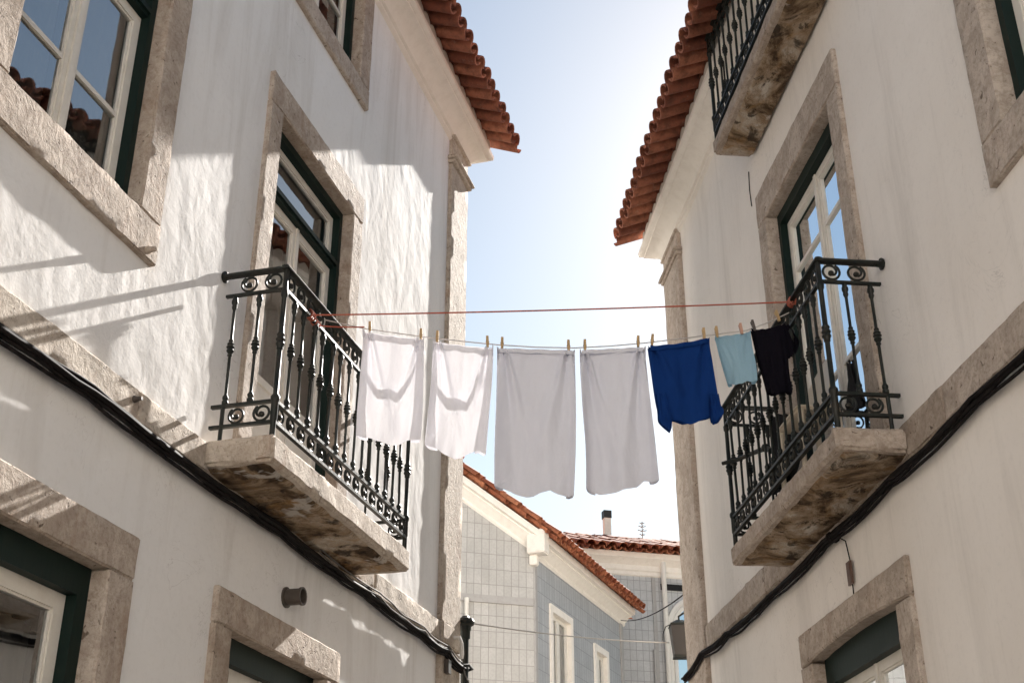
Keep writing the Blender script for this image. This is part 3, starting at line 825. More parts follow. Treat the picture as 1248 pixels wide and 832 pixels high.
mb = MB(); mb.tube(sag_line(p + Vector((.05, 0, 2.69)), c + Vector((-.10, .05, 2.79)), .03), .006, 6)
tag(mb.build('street_wire', M['wire'], None, smooth=60, origin=p + Vector((0, 0, 2.69))), 'thin pale wire stretched across the far end of the alley', 'wire')
mb = MB(); mb.tube(sag_line((1.79, 20.2, EYE + 5.03), (1.70, 11.78, EYE + 3.22), .1), .007, 6)
tag(mb.build('street_wire', M['cable'], None, smooth=60, origin=(1.7, 12, EYE + 3.2)), 'dark wire rising from the right house corner to the red eaves beyond', 'wire')

# ================================================================== LAUNDRY
LA = Vector((-1.13925, 6.86212, EYE)); LD = Vector((.99995, -.0095, 0)); LN = Vector((.0095, .99995, 0))   # LN points away from the camera
def LP(q, z, d=0.0): return LA + LD * q + LN * d + Vector((0, 0, z))
line_pts = [(-.02, 3.565), (.10, 3.535), (.255, 3.497), (.432, 3.468), (.633, 3.436), (.85, 3.408), (1.057, 3.384), (1.3, 3.366), (1.529, 3.360), (1.75, 3.372), (1.952, 3.391), (2.177, 3.420), (2.358, 3.444), (2.579, 3.474), (2.72, 3.53), (2.86, 3.60)]
def line_z(q):
    for (a, za), (b, zb) in zip(line_pts, line_pts[1:]):
        if a <= q <= b: return za + (zb - za) * (q - a) / (b - a)
    return line_pts[0][1] if q < 0 else line_pts[-1][1]
mb = MB(); mb.tube([LP(q, z) for q, z in line_pts], .0035, 6)
tag(mb.build('clothesline', M['white_cord'], None, smooth=60, origin=LP(0, 3.5)), 'thin pale washing line that carries the laundry between the two balconies', 'clothesline')
mb = MB()
a, b = FL(6.12, 3.49, .402), FR(6.53, 3.615, .395)
pts = sag_line(a, b, .012, 30); mb.tube(pts, .0048, 7)
for e, F, u, z in ((a, FL, 6.12, 3.49), (b, FR, 6.53, 3.615)):      # knots round the rails
    for k in range(3):
        uu = u + .02 * (k - 1)
        mb.tube([F(uu, z + .028 * math.sin(t * math.pi / 5), .402 + .024 * math.cos(t * math.pi / 5)) for t in range(10)], .0045, 6, closed=True)
tag(mb.build('red_cord', M['red_cord'], None, smooth=60, origin=a), 'taut empty red cord tied between the balcony rails above the laundry', 'cord')
mb = MB()
mb.tube(sag_line(FL(6.20, 3.46, .41), LP(.25, 3.507, -.004), .006, 14), .0042, 7)
for k in range(3): mb.tube([FL(6.20 + .022 * (k - 1), 3.475 + .022 * math.sin(t * math.pi / 5), .402 + .02 * math.cos(t * math.pi / 5)) for t in range(10)], .0042, 6, closed=True)
tag(mb.build('red_cord', M['red_cord'], None, smooth=60, origin=FL(6.2, 3.46, .4)), 'short red tie cord from the left railing to the first white cloth', 'cord')

def poly(pl, t):
    t = max(0, min(1, t)) * (len(pl) - 1); i = min(int(t), len(pl) - 2); k = t - i
    k2 = k
    return (pl[i][0] + (pl[i + 1][0] - pl[i][0]) * k2, pl[i][1] + (pl[i + 1][1] - pl[i][1]) * k2)
def cloth_patch(mb, left, right, nx, ny, seed, bottom=None, top_sag=0.0, fold=.02, nf=2.5, flap=0.0, off=0.0, vfold=0.0, billow=0.0):
    """left/right: outlines top to bottom as (q, z); flap: width of the side hems turned behind"""
    rows = []
    fl = []
    if flap:
        k = 5
        fl = [(-1, flap * (1 - i / k)) for i in range(k)]
    for j in range(ny + 1):
        t = j / ny
        lq, lz = poly(left, t); rq, rz = poly(right, t)
        def front(s):
            q = lq + (rq - lq) * s; z = lz + (rz - lz) * s
            z -= top_sag * 4 * s * (1 - s) * (1 - t) ** 3
            if bottom: z += poly([(0, b) for b in bottom], s)[1] * t ** 2
            z += .008 * noise.noise(Vector((s * 6, seed, 3))) * t ** 2
            amp = fold * (.25 + .75 * t)
            d = amp * math.sin(s * nf * 2 * math.pi + seed + .7 * t) * (1 - .4 * abs(2 * s - 1))
            d += amp * .5 * noise.noise(Vector((s * 3.3 + seed, t * 1.6, seed))) + .012 * noise.noise(Vector((s * 8, t * 3 + seed, seed * 2)))
            # drapes that fan in from the pegged corners
            for sx in (0.06, .94):
                w = abs(s - sx) * (1.0 / (.12 + t * 1.1))
                d -= vfold * math.exp(-((w - .45) / .10) ** 2) * math.exp(-t * 2.0)
                d += vfold * .8 * math.exp(-((w - .22) / .08) ** 2) * math.exp(-t * 1.6)
            d += billow * math.sin(math.pi * t) * math.sin(math.pi * s)
            d -= .018 * math.exp(-((s) / .05) ** 2) + .018 * math.exp(-((1 - s) / .05) ** 2)
            return q, z, d + off
        row = []
        wq = abs(rq - lq)
        fw = flap * (.55 + .6 * t + .25 * noise.noise(Vector((seed, t * 2.5, 9))))
        if flap:
            for i in range(6):
                s = fw * (1 - i / 6)
                q, z, d = front(s); row.append(LP(q, z - .004, d + .022 + .012 * math.sin(math.pi * i / 6) + .010 * noise.noise(Vector((s * 9, t * 4, seed)))))
        for i in range(nx + 1):
            q, z, d = front(i / nx); row.append(LP(q, z, d))
        if flap:
            for i in range(1, 7):
                s = 1 - fw * .9 * i / 6
                q, z, d = front(s); row.append(LP(q, z - .004, d + .022 + .012 * math.sin(math.pi * i / 6) + .010 * noise.noise(Vector((s * 9, t * 4, seed + 4)))))
        rows.append(row)
    mb.sweep(rows)
def hem(mb, left, right, h, d, seed, sagz=0.0):
    rows = []
    for j in range(5):
        row = []
        for i in range(31):
            s = i / 30; q = left[0] + (right[0] - left[0]) * s; z = left[1] + (right[1] - left[1]) * s - sagz * 4 * s * (1 - s)
            hh = h * (1 + .25 * noise.noise(Vector((s * 4, seed, 0))))
            row.append(LP(q, z + .004 - hh * j / 4, d + .01 * (j / 4) + .004 * math.sin(s * 20 + seed)))
        rows.append(row)
    mb.sweep(rows)
def swag(mb, s_pts, d, h, seed):  # extra strip, added to throw a curved shadow band onto the backlit cloth
    """an added strip of cloth hanging in a curve behind the front layer"""
    rows = []
    for j in range(7):
        row = []
        for i in range(25):
            t = i / 24; q, z = poly(s_pts, t)
            ww = h * (.75 + .25 * math.sin(math.pi * t)) * (1 + .35 * noise.noise(Vector((t * 4, seed, 1))))
            row.append(LP(q, z + ww * (.5 - j / 6), d + .02 * math.sin(math.pi * j / 6)))
        rows.append(row)
    mb.sweep(rows)
def dense(pts, n=7):
    """smooth a coarse polyline (Catmull-Rom)"""
    out = []
    for i in range(len(pts) - 1):
        p0 = pts[max(i - 1, 0)]; p1 = pts[i]; p2 = pts[i + 1]; p3 = pts[min(i + 2, len(pts) - 1)]
        for k in range(n):
            t = k / n
            out.append(tuple(.5 * (2 * p1[c] + (p2[c] - p0[c]) * t + (2 * p0[c] - 5 * p1[c] + 4 * p2[c] - p3[c]) * t * t + (3 * p1[c] - p0[c] - 3 * p2[c] + p3[c]) * t ** 3) for c in (0, 1)))
    out.append(pts[-1]); return out
def cloth(name, mat, label, cat, group, fn, at):
    mb = MB(); fn(mb)
    return tag(mb.build(name, mat, None, smooth=80, origin=LP(*at), fix=False), label, cat, group)
WG = 'white cloths on the washing line'
def c1(m):
    L_, R_ = dense([(.246, 3.478), (.242, 3.2), (.236, 2.98), (.236, 2.80)]), dense([(.618, 3.425), (.624, 3.2), (.626, 2.95), (.622, 2.755)])
    cloth_patch(m, L_, R_, 60, 60, 1.3, bottom=[0, -.012, -.03, -.034, -.02, -.002, 0], top_sag=.010, fold=.026, nf=1.5, flap=.16, vfold=.035)
    hem(m, (.25, 3.475), (.615, 3.424), .035, .016, 1)
    swag(m, [(.29, 3.22), (.33, 3.14), (.38, 3.10), (.44, 3.10), (.48, 3.065), (.52, 3.12), (.56, 3.20), (.59, 3.31)], .05, .065, 2)
cloth('towel', M['linen'], 'sunlit white cloth nearest the left railing, leftmost on the washing line', 'cloth', WG, c1, (.43, 3.45))
def c2(m):
    L_, R_ = dense([(.674, 3.408), (.668, 3.15), (.656, 2.93), (.642, 2.735)]), dense([(1.04, 3.362), (1.03, 3.1), (1.016, 2.9), (1.0, 2.67)])
    cloth_patch(m, L_, R_, 60, 60, 2.6, bottom=[0, -.018, -.03, -.045, -.05, -.03, -.01, .015, 0], top_sag=.010, fold=.026, nf=1.5, flap=.17, vfold=.035)
    hem(m, (.678, 3.406), (1.036, 3.36), .035, .016, 3)
    swag(m, [(.70, 3.17), (.74, 3.10), (.79, 3.035), (.85, 3.02), (.90, 3.01), (.94, 3.09), (.985, 3.25)], .05, .07, 4)
cloth('towel', M['linen'], 'sunlit white cloth with a ragged lower edge, second from the left railing', 'cloth', WG, c2, (.85, 3.4))
def c3(m):
    L_, R_ = dense([(1.062, 3.350), (1.058, 3.0), (1.05, 2.7), (1.05, 2.47)]), dense([(1.53, 3.330), (1.53, 3.0), (1.522, 2.7), (1.505, 2.42)])
    cloth_patch(m, L_, R_, 60, 70, 4.1, bottom=[0, .0, -.012, -.022, -.03, -.028, -.006, .012, 0, -.01, 0], top_sag=.006, fold=.030, nf=1.5, flap=.10, vfold=.034)
    hem(m, (1.066, 3.348), (1.526, 3.329), .03, .016, 5); hem(m, (1.075, 3.346), (1.518, 3.329), .022, -.022, 6)
cloth('towel', M['linen2'], 'long white cloth with only its top corner in the sun, third on the line', 'cloth', WG, c3, (1.3, 3.34))
def c4(m):
    L_, R_ = dense([(1.558, 3.332), (1.565, 3.0), (1.578, 2.7), (1.575, 2.46)]), dense([(1.955, 3.35), (1.968, 3.05), (1.985, 2.75), (1.996, 2.51)])
    cloth_patch(m, L_, R_, 60, 70, 5.7, bottom=[0, -.012, -.035, -.04, -.045, -.043, -.036, -.02, .012, .006, 0], top_sag=.008, fold=.034, nf=1.5, flap=.12, vfold=.036)
    hem(m, (1.562, 3.330), (1.952, 3.349), .028, .016, 7); hem(m, (1.572, 3.330), (1.945, 3.348), .022, -.024, 8)
cloth('towel', M['linen2'], 'shaded mauve white cloth flaring at its hem, beside the blue shirt', 'cloth', WG, c4, (1.75, 3.34))
def c5(m):
    L_, R_ = dense([(1.972, 3.362), (1.985, 3.2), (2.002, 3.0), (2.02, 2.90)]), dense([(2.345, 3.415), (2.358, 3.22), (2.37, 3.03), (2.372, 2.93)])
    cloth_patch(m, L_, R_, 44, 44, 7.2, bottom=[0, -.01, -.03, -.04, -.05, -.045, -.03, -.012, 0], top_sag=.010, fold=.016, nf=2, vfold=.02)
    cloth_patch(m, L_, R_, 44, 44, 8.2, bottom=[0, -.005, -.02, -.03, -.04, -.04, -.02, -.01, 0], top_sag=.010, fold=.014, nf=2, off=.035)
    hem(m, (1.985, 3.358), (2.335, 3.408), .026, -.024, 12, .010)
    for d in (-.012, .022):     # sleeves hanging at both lower corners
        cloth_patch(m, dense([(2.004, 3.05), (2.008, 2.93), (2.012, 2.868), (2.066, 2.815)]), dense([(2.06, 3.05), (2.075, 2.95), (2.088, 2.88), (2.082, 2.818)]), 12, 20, 3.3, fold=.012, nf=1, off=d)
        cloth_patch(m, dense([(2.315, 3.05), (2.315, 2.96), (2.312, 2.91), (2.318, 2.872)]), dense([(2.372, 3.04), (2.38, 2.97), (2.393, 2.92), (2.362, 2.868)]), 12, 20, 4.3, fold=.012, nf=1, off=d)
cloth('blue_shirt', M['blue'], 'royal blue shirt pegged upside down by its hem', 'shirt', None, c5, (2.16, 3.4))
def c6(m):
    L_, R_ = dense([(2.381, 3.430), (2.394, 3.33), (2.415, 3.21), (2.432, 3.115)]), dense([(2.598, 3.462), (2.602, 3.36), (2.613, 3.24), (2.612, 3.135)])
    cloth_patch(m, L_, R_, 36, 30, 9.4, bottom=[0, -.008, -.004, .002, .004, -.006, 0], top_sag=.006, fold=.012, nf=1.5, flap=.16, vfold=.014)
    hem(m, (2.384, 3.43), (2.596, 3.462), .02, .014, 11)
cloth('towel', M['pale_blue'], 'small pale blue cloth between the blue shirt and the black shirt', 'cloth', None, c6, (2.49, 3.45))
def c7(m):
    L_, R_ = dense([(2.603, 3.478), (2.622, 3.32), (2.645, 3.16), (2.662, 3.048)]), dense([(2.812, 3.515), (2.812, 3.36), (2.808, 3.2), (2.812, 3.055)])
    for d in (0, .03):
        cloth_patch(m, L_, R_, 36, 36, 10.4 + d * 9, bottom=[0, .006, .004, .003, .004, .006, 0], top_sag=.008, fold=.012, nf=1.5, off=d)
        cloth_patch(m, dense([(2.79, 3.508), (2.80, 3.44), (2.806, 3.36), (2.812, 3.285)]), dense([(2.83, 3.505), (2.858, 3.44), (2.882, 3.38), (2.862, 3.315)]), 14, 18, 1.9, fold=.008, nf=1, off=d - .01)
cloth('black_shirt', M['black'], 'black short sleeved shirt pegged in front of the right railing', 'shirt', None, c7, (2.71, 3.5))

# pegs
def peg(q, z, label, mat, tilt=0.0, s=1.0):
    o = thing('clothes_peg', label, 'clothes peg', LP(q, z), 'clothes pegs on the washing line')
    ca, sa = math.cos(tilt), math.sin(tilt)
    def T(x, y, d): return LP(q + (x * ca - y * sa) * s, z + (x * sa + y * ca) * s, d * s)
    for sgn in (-1, 1):
        m = MB()
        vs = []
        for (y, d0, d1, w) in ((-.034, .0015, .008, .0075), (-.008, .003, .012, .0085), (.008, .005, .013, .0085), (.036, .010, .017, .0075)):
            vs += [T(-w, y, sgn * d0), T(w, y, sgn * d0), T(w, y, sgn * d1), T(-w, y, sgn * d1)]
        fs = [(0, 1, 2, 3), (12, 15, 14, 13)]
        for r_ in range(3):
            for k in range(4): fs.append((r_ * 4 + k, r_ * 4 + (k + 1) % 4, r_ * 4 + 4 + (k + 1) % 4, r_ * 4 + 4 + k))
        m.add(vs, fs); m.build('leg', mat, o)
    m = MB(); m.tube([T(-.011, 0.0, 0), T(-.004, .001, 0), T(.004, 0, 0), T(.011, 0.0, 0)], .0045 * s, 7); m.build('spring', M['spring'], o, smooth=50)
P = M['peg']
for q, lab, mat, tl in ((.285, 'wooden peg on the left corner of the first white cloth by the railing', P, .05), (.598, 'wooden peg on the right corner of the first white cloth by the railing', P, .0),
    (.698, 'wooden peg on the left corner of the ragged second white cloth', P, -.04), (1.003, 'wooden peg on the right corner of the ragged second white cloth', P, .04),
    (1.092, 'wooden peg on the left corner of the long third white cloth', P, -.02), (1.494, 'wooden peg on the right corner of the long third white cloth', P, .03),
    (1.593, 'wooden peg on the left corner of the shaded fourth cloth', P, .0), (1.916, 'wooden peg on the right corner of the shaded fourth cloth', P, -.03),
    (2.002, 'wooden peg on the left corner of the blue shirt', P, -.1), (2.317, 'wooden peg on the right corner of the blue shirt', P, .03),
    (2.395, 'wooden peg on the left corner of the small pale blue cloth', P, .05), (2.545, 'pinkish peg on the right corner of the small pale blue cloth', M['peg_pink'], .12),
    (2.622, 'dark peg on the left corner of the black shirt', M['peg_dark'], .2), (2.775, 'wooden peg on the right shoulder of the black shirt', P, .25)):
    peg(q, line_z(q) + .012, lab, mat, tl, 1.0)

# things standing on the right balcony
o = thing('garden_chair', 'cream plastic chair standing behind the right balcony railing', 'chair', FR(6.95, 2.605, .2))
mb = MB()
rows = []
for j in range(13):
    t = j / 12; row = []
    for i in range(17):
        s = i / 16 * 2 - 1
        hgt = .44 + .40 * t * (1 - .28 * s * s)
        row.append(FR(6.98 + .23 * s * (1 - .1 * t * t), 2.605 + hgt, .10 - .05 * t + .05 * s * s))
    rows.append(row)
mb.sweep(rows)
b2 = [[p + FR.n * .02 for p in r_] for r_ in rows]; mb.sweep(b2)
for rr in ((rows[-1], b2[-1]), ([r_[0] for r_ in rows], [r_[0] for r_ in b2]), ([r_[-1] for r_ in rows], [r_[-1] for r_ in b2])): mb.sweep(list(rr))
mb.build('backrest', M['chair'], o, smooth=50)
mb = MB(); mb.stone(FR, 6.76, 7.20, 3.02, 3.05, .08, .36, cell=.06, amp=.0, cham=.012); mb.build('seat', M['chair'], o, smooth=40)
for (uu, nn_) in ((6.79, .10), (7.17, .10), (6.79, .33), (7.17, .33)):
    mb = MB(); mb.tube([FR(uu, 3.02, nn_), FR(uu + (.02 if uu > 7 else -.02), 2.605, nn_ + (.02 if nn_ > .2 else -.02))], [.02, .014], 8); mb.build('leg', M['chair'], o, smooth=50)
mb = MB(); rows = []
for j in range(17):
    t = j / 16; row = []
    for i in range(25):
        a = i / 24
        x = a * 2 - 1
        w = .19 * (1 - .25 * t + .12 * noise.noise(Vector((t * 3, 2, 1))))
        zz = 3.20 - .50 * t - .10 * x * x * (1 - t) + .02 * noise.noise(Vector((x * 3, t * 4, 0)))
        row.append(FR(7.32 + x * w, zz, .33 + .02 * math.sin(x * 9 + t * 3) - .1 * x * x * (1 - t)))
    rows.append(row)
mb.sweep(rows); mb.sweep([[p - FR.n * (.05 + .02 * math.sin(i)) for i, p in enumerate(r_)] for r_ in rows])
tag(mb.build('jacket', M['black_bin'], None, smooth=80, origin=FR(7.3, 2.7, .3), fix=False), 'black jacket bundled low behind the right balcony railing', 'jacket')
mb = MB(); rows = []
for j in range(13):
    t = j / 12; row = []
    for i in range(13):
        x = i / 6 - 1
        row.append(FR(6.36 + x * (.03 + .075 * t), 3.13 - .28 * t + .015 * math.sin(x * 5), .16 + .02 * math.sin(x * 6 + t * 2)))
    rows.append(row)
mb.sweep(rows); mb.sweep([[p - FR.n * .02 for p in r_] for r_ in rows])
tag(mb.build('rag', M['black_bin'], None, smooth=80, origin=FR(6.36, 2.9, .16), fix=False), 'small black rag hanging inside the near corner of the right railing', 'rag')
mb = MB()
mb.tube([FR(7.98, 3.12, .50), FR(7.9, 3.12, .42), FR(7.72, 3.10, .36), FR(7.52, 3.06, .33), FR(7.42, 3.0, .33)], [.014, .016, .016, .018, .02], 8)
mb.lathe(FR(7.52, 3.06, .33), [(.01, -.03), (.026, -.02), (.03, 0), (.026, .02), (.01, .03)], 10, FR.n)
tag(mb.build('folded_arm', M['iron'], None, smooth=50, origin=FR(7.5, 3.06, .33)), 'black jointed arm poking through the right balcony railing', 'rack arm')

# ================================================================== HOUSES BEYOND
AP = Vector((.383, 19.996, EYE)); azA, azG = R(21.5), R(73.5)
FA = Fr(AP, azA, 1); FG = Fr(AP, azG, 1)
A = thing('tiled_house', 'grey and blue tiled house with a sloping red gable roof beyond the alley', 'house', (AP.x, AP.y, 0))
GW, LA_ = 5.2, 4.87
mb = MB()
winA = [(.72, 1.86, 3.0, 5.43), (3.06, 3.9, 3.0, 5.28)]
wall_sheet(mb, FA, 0, LA_, -EYE, 6.25, winA, uv=True)
mb.build('facade', M['az_blue'], A, fix=False)
mb = MB(); ridge = 6.25 + .62 * GW / 2
wall_sheet(mb, FG, -GW, 0, -EYE, 6.25, [], uv=True)
mb.quad([FG(-GW, 6.25), FG(0, 6.25), FG(-GW / 2, ridge)], [(-GW, 6.25), (0, 6.25), (-GW / 2, ridge)])
mb.build('gable_wall', M['az_grey'], A, fix=False)
FAE = FA.end(LA_)
mb = MB()
pback0 = FG(-GW, -EYE); 
def vq(p, q, z0, z1): mb.quad([(p.x, p.y, z0), (q.x, q.y, z0), (q.x, q.y, z1), (p.x, p.y, z1)])
q0 = FG(-GW, 0); q1 = q0 + FA.u * LA_; fa1 = FA(LA_, 0)
vq(fa1, q1, 0, 6.25 + EYE); vq(q0, q1, 0, 6.25 + EYE)
mb.build('wall', M['plaster_right'], A, fix=False)
# cornices: eaves and rake
prof = [(.0, 6.02), (.03, 6.05), (.03, 6.09), (.06, 6.11), (.10, 6.16), (.17, 6.20), (.17, 6.225), (.24, 6.235), (.25, 6.31), (.24, 6.355), (.0, 6.40)]
mb = MB()
mb.sweep([[FA(u, z, o) for o, z in prof] for u in (-.05, 1.6, 3.3, LA_ + .2)])
cap = [FA(LA_ + .2, z, o) for o, z in prof]; mb.quad(cap)
rk = []
for uu in (.06, -GW / 2):
    rk.append([FG(uu, z + .07 - .62 * (uu), o) for o, z in prof])
mb.sweep(rk)
mb.sweep([[FG(uu, z - .62 * (-GW - uu) * -1 * -1 + 0, o) for o, z in prof] if False else [FG(uu, z + .07 + .62 * (uu + GW), o) for o, z in prof] for uu in (-GW / 2, -GW - .1)])
mb.build('cornice', M['cream'], A, smooth=30, fix=False)
mb = MB()
slopeA = math.atan(.62 / math.sin(azG - azA))
kx = 1 / math.tan(azG - azA)
roof_tiles(mb, FA, -1.75, LA_ + .12, .215, .40, 6.26, slopeA, 3, .42,
           s0=lambda u: max(0, (-(u + .12) / kx + .1) / math.cos(slopeA)) if u < -.12 else 0)
tnA = math.tan(slopeA)
hA = GW / 2 * math.sin(azG - azA)      # depth of the ridge behind the facade plane
def RA(u, back): return FA(u, 6.30 + (back + .40) * tnA, -back)
e0, e1 = RA(.05, -.2), RA(LA_ + .2, -.2)
ux = -GW / 2 * math.cos(azG - azA)
r0, r1 = RA(ux, hA), RA(LA_ + .2, hA)
mb.quad([e0, e1, r1, r0])
b0, b1 = q0 + Vector((0, 0, 6.3)), q1 + Vector((0, 0, 6.3)); mb.quad([r0, r1, b1, b0])
mb.quad([e1 + Vector((0, 0, -.3)), b1, r1])
rfA = mb.build('roof', M['tile_far'], A, smooth=50, fix=False)
mb = MB(); pt = RA(-.78, 1.02)
mb.lathe(pt + Vector((0, 0, .05)), [(.05, 0), (.05, .12), (.09, .14), (.11, .19), (.10, .25), (.05, .29), (0, .30)], 12)
mb.build('finial', M['tile'], rfA, smooth=50)
# trims
for bx in ((FG, -GW, -.02, 5.20, 5.32, .0, .035), (FA, .0, .10, -EYE, 6.02, -.02, .03), (FA, LA_ - .12, LA_ + .02, -EYE, 6.02, -.03, .03)):
    mb = MB(); mb.box(*bx); mb.build('grey_trim', M['trim_grey'], A)
mb = MB(); mb.stone(FA, -.20, .06, 6.03, 6.42, -.05, .26, amp=.003, cham=.012); mb.stone(FA, -.10, .03, 5.86, 6.028, -.04, .09, amp=.003, cham=.01)
mb.build('corner_block', M['cream'], A, smooth=40)
mb = MB(); mb.lathe(FG(-1.13, 0, .07), [(.035, -EYE), (.035, 5.15), (.04, 5.16), (.04, 5.24)], 10); mb.build('downpipe', M['white_pipe'], A, smooth=50)
for (a, b, c, d) in winA:
    m = MB(); frame_boxes(m, FA, a, b, c, d, .11, -.14, .035, top=.12); wn = m.build('window', M['cream'], A, origin=FA(a, c, 0))
    m = MB(); x0, x1 = a + .11, b - .11; mid = (x0 + x1) / 2
    frame_boxes(m, FA, x0 + .002, mid - .001, c + .11, d - .122, .07, -.10, -.05); frame_boxes(m, FA, mid + .001, x1 - .002, c + .11, d - .122, .07, -.10, -.05)
    m.build('sash', M['white_wood'], wn)
    m = MB(); m.quad([FA(x0, c + .1, -.08), FA(x1, c + .1, -.08), FA(x1, d - .1, -.08), FA(x0, d - .1, -.08)]); m.build('pane', M['glass'], wn, fix=False)
    m = MB(); m.box(FA, x0 - .02, x1 + .02, c, d, -.22, -.20); m.build('blind', M['curtain'], wn)
# house at the end
PB = Vector((2.2, 26, EYE)); FB = Fr(PB, R(76), 1)
B = thing('tiled_house', 'pale tiled house closing the view, with a chimney and low red roof', 'house', (PB.x, PB.y, 0))
b0_, b1_ = -4.0, 7.0
mb = MB(); winB = [(1.32, 2.3, 3.5, 6.2)]
wall_sheet(mb, FB, b0_, b1_, -EYE, 7.9, winB, uv=True)
mb.build('facade', M['az_b'], B, fix=False)
mb = MB(); e = FB(b0_, 0); f_ = FB(b1_, 0); bk = -FB.n * 4.6
for p_, q_ in ((e, e + bk), (f_, f_ + bk), (e + bk, f_ + bk)): mb.quad([(p_.x, p_.y, 0), (q_.x, q_.y, 0), (q_.x, q_.y, 7.9 + EYE), (p_.x, p_.y, 7.9 + EYE)])
mb.build('wall', M['plaster_right'], B, fix=False)
mb = MB(); prof = [(.0, 7.44), (.03, 7.46), (.03, 7.53), (.06, 7.56), (.06, 7.66), (.10, 7.70), (.18, 7.76), (.22, 7.78), (.22, 7.90), (.0, 7.93)]
mb.sweep([[FB(u, z, o) for o, z in prof] for u in (b0_, 0, 3, b1_)])
mb.build('cornice', M['cream'], B, smooth=30, fix=False)
mb = MB(); sB = R(21)
roof_tiles(mb, FB, b0_ + .1, b1_ - .1, .235, .36, 7.87, sB, 3, 1.05, jit=1.6)
def RB(u, back): return FB(u, 7.885 + (back + .36) * math.tan(sB), -back)
mb.quad([RB(b0_, -.2), RB(b1_, -.2), RB(b1_, 2.3), RB(b0_, 2.3)])
z_b = 7.9; mb.quad([RB(b0_, 2.3), RB(b1_, 2.3), FB(b1_, z_b, -4.6), FB(b0_, z_b, -4.6)])
hip_caps(mb, RB(b0_, 2.3) + Vector((0, 0, .02)), RB(b1_, 2.3) + Vector((0, 0, .02)), .12, .36)
rfB = mb.build('roof', M['tile_far'], B, smooth=50, fix=False)
mb = MB(); cz = 8.55
mb.box(FB, .62, .78, 8.3, 9.52, -2.53, -2.37); chm = mb.build('chimney', M['cream'], rfB)
mb = MB(); mb.box(FB, .605, .795, 9.52, 9.70, -2.545, -2.355); mb.build('chimney_cap', M['lantern'], chm)
mb = MB(); mb.lathe(FB(1.06, 0, .12), [(.055, -EYE), (.055, 7.42), (.06, 7.43), (.06, 7.75)], 10); mb.build('downpipe', M['white_pipe'], B, smooth=50)
mb = MB(); mb.lathe(FB(.80, 0, .05), [(.03, -EYE), (.03, 5.9)], 8); mb.build('conduit', M['trim_grey'], B, smooth=50)
mb = MB(); mb.box(FB, .82, .90, -EYE, 7.43, .0, .03); mb.build('grey_trim', M['trim_grey'], B)
mb = MB(); mb.box(FB, 1.02, 1.9, 7.18, 7.31, .004, .03); mb.build('vent_slot', M['black_bin'], B)
# arched window with white surround
m = MB(); rows = []
for r_ in (.46, .62):
    for d in (.0, .07): pass
def arc(r, d, n=20):
    pts = [FB(1.81 - r, 3.4, d)] + [FB(1.81 - r * math.cos(math.pi * k / n), 6.36 + r * math.sin(math.pi * k / n), d) for k in range(n + 1)] + [FB(1.81 + r, 3.4, d)]
    return pts
m.sweep([arc(.51, -.1), arc(.51, .06), arc(.59, .09), arc(.60, .05), arc(.63, .05), arc(.64, .08), arc(.71, .08), arc(.71, 0)])
aw = m.build('arched_window', M['white_pipe'], B, smooth=35, origin=FB(1.8, 3.4, 0), fix=False)
m = MB(); pts = arc(.51, .012); m.quad(pts); m.build('pane', M['glass'], aw, fix=False)
m = MB(); m.box(FB, 1.79, 1.83, 3.45, 6.84, .013, .045); m.box(FB, 1.33, 1.785, 5.9, 5.94, .013, .04); m.box(FB, 1.835, 2.29, 5.9, 5.94, .013, .04); m.build('sash', M['white_wood'], aw)
# antenna
o = thing('roof_antenna', 'small branching antenna above the far red roof', 'antenna', RB(1.52, 2.3))
mb = MB(); t0 = RB(1.52, 2.3)
mb.tube([t0, t0 + Vector((0, 0, .55))], .012, 6)
for k, (hh, w) in enumerate(((.22, .07), (.32, .11), (.42, .09), (.5, .06))):
    mb.tube([t0 + FB.u * -w + Vector((0, 0, hh + .03)), t0 + Vector((0, 0, hh)), t0 + FB.u * w + Vector((0, 0, hh + .03))], .011, 6)
    mb.tube([t0 + FB.n * -w + Vector((0, 0, hh + .02)), t0 + FB.n * w + Vector((0, 0, hh + .02))], .009, 6)
mb.build('mast', M['trim_grey'], o)

# unseen house added behind the viewer to bounce warm sunlight into the alley
FK = Fr((0, -13.0, EYE), R(90), -1)
K = thing('townhouse', 'unseen cream townhouse added behind the viewer to bounce sunlight into the alley', 'house', (0, -13.0, 0))
mb = MB(); hk = []; wk = []
for fl_ in range(3):
    for i in range(-4, 5):
        a = i * 2.7 - .55; z = -1.0 + fl_ * 3.3 + (.0 if fl_ else -.3)
        wk.append((a, a + 1.1, z + .9, z + 2.5)); hk.append((a - .1, a + 1.2, z + .8, z + 2.6))
wall_sheet(mb, FK, -13, 13, -EYE, 9.2, hk)
for u_ in (-13, 13): mb.quad([FK(u_, -EYE, 0), FK(u_, 9.2, 0), FK(u_, 9.2, -7), FK(u_, -EYE, -7)])
mb.quad([FK(-13, -EYE, -7), FK(13, -EYE, -7), FK(13, 9.2, -7), FK(-13, 9.2, -7)])
mb.build('wall', M['cream_wall'], K, fix=False)
mb = MB(); cornice(mb, FK, -13, 13, [(.0, 8.9), (.05, 8.95), (.05, 9.0), (.2, 9.15), (.2, 9.25), (0, 9.27)], 7); mb.build('cornice', M['cream'], K, smooth=30)
mb = MB(); mb.quad([FK(-13.3, 9.2, .4), FK(13.3, 9.2, .4), FK(13.3, 11, -3.5), FK(-13.3, 11, -3.5)]); mb.quad([FK(-13.3, 9.2, -7.4), FK(13.3, 9.2, -7.4), FK(13.3, 11, -3.5), FK(-13.3, 11, -3.5)]); mb.build('roof', M['tile'], K, fix=False)
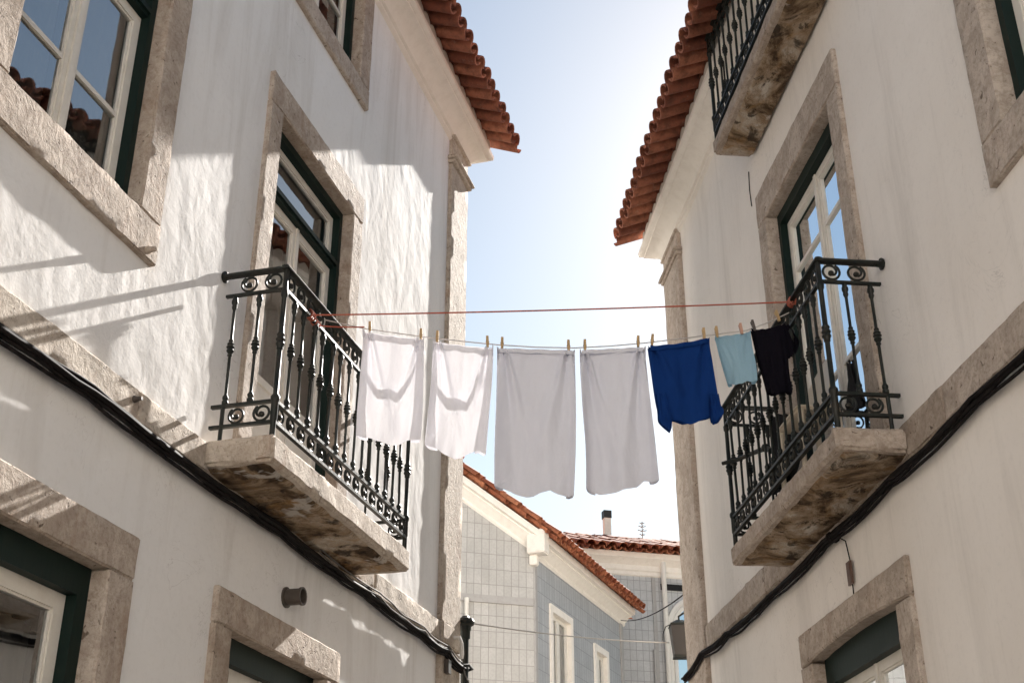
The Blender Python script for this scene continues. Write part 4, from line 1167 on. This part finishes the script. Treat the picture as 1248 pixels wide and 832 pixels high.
for (a, b, c, d) in wk:
    m = MB(); frame_boxes(m, FK, a - .14, b + .14, c - .14, d + .14, .14, -.2, .03); wn = m.build('window', M['stone_pale'], K, origin=FK(a, c, 0))
    m = MB(); frame_boxes(m, FK, a + .002, b - .002, c + .002, d - .002, .07, -.15, -.1); m.box(FK, (a + b) / 2 - .04, (a + b) / 2 + .04, c + .073, d - .073, -.15, -.1); m.build('sash', M['white_wood'], wn)
    m = MB(); m.quad([FK(a, c, -.13), FK(b, c, -.13), FK(b, d, -.13), FK(a, d, -.13)]); m.build('pane', M['glass'], wn, fix=False)
    m = MB(); m.quad([FK(a - .1, c - .1, -.5), FK(b + .1, c - .1, -.5), FK(b + .1, d + .1, -.5), FK(a - .1, d + .1, -.5)]); m.build('blind', M['dark_in'], wn, fix=False)

# ------------------------------------------------------------------ light, sky, camera
SU, SZ = 11.3, 7.5
sd = (FL.u * SU + FL.n * 1.0 + Vector((0, 0, SZ))).normalized()
el = math.asin(sd.z); az = math.atan2(sd.x, sd.y)
wd = bpy.data.worlds.new('World'); sc.world = wd; wd.use_nodes = True
nt = wd.node_tree; nt.nodes.clear()
sky = nt.nodes.new('ShaderNodeTexSky'); sky.sky_type = 'NISHITA'; sky.sun_disc = False
sky.sun_elevation = el; sky.sun_rotation = az; sky.air_density = 1.25; sky.dust_density = .5; sky.ozone_density = 1.0; sky.altitude = 0
bg = nt.nodes.new('ShaderNodeBackground'); bg.inputs['Strength'].default_value = .05
ou = nt.nodes.new('ShaderNodeOutputWorld'); tint = nt.nodes.new('ShaderNodeMix'); tint.data_type = 'RGBA'; tint.blend_type = 'MULTIPLY'; tint.inputs[0].default_value = 1; tint.inputs[7].default_value = (.79, .765, .70, 1)
nt.links.new(sky.outputs[0], tint.inputs[6]); nt.links.new(tint.outputs[2], bg.inputs[0]); nt.links.new(bg.outputs[0], ou.inputs[0])
sl = bpy.data.lights.new('sun', 'SUN'); sl.energy = 4.8; sl.angle = R(.53); sl.color = (1, .95, .89)
so = bpy.data.objects.new('sun', sl); COL.objects.link(so); so.rotation_euler = (-sd).to_track_quat('-Z', 'Y').to_euler(); so.location = (0, 0, 30)
cam = bpy.data.cameras.new('camera'); cam.sensor_width = 36; cam.lens = 44.336; cam.clip_start = .05; cam.clip_end = 2000; cam.shift_x = .002
co = bpy.data.objects.new('camera', cam); COL.objects.link(co); co.location = (0, 0, EYE); co.rotation_euler = (R(90 + 26.431), 0, 0)
sc.camera = co
vs = sc.view_settings; vs.view_transform = 'Standard'; vs.look = 'None'; vs.gamma = 1; vs.use_curve_mapping = False; vs.exposure = 1.93
sc.cycles.max_bounces = 8; sc.cycles.transparent_max_bounces = 12
for o in list(bpy.data.objects):
    if '_o' in o: del o['_o']
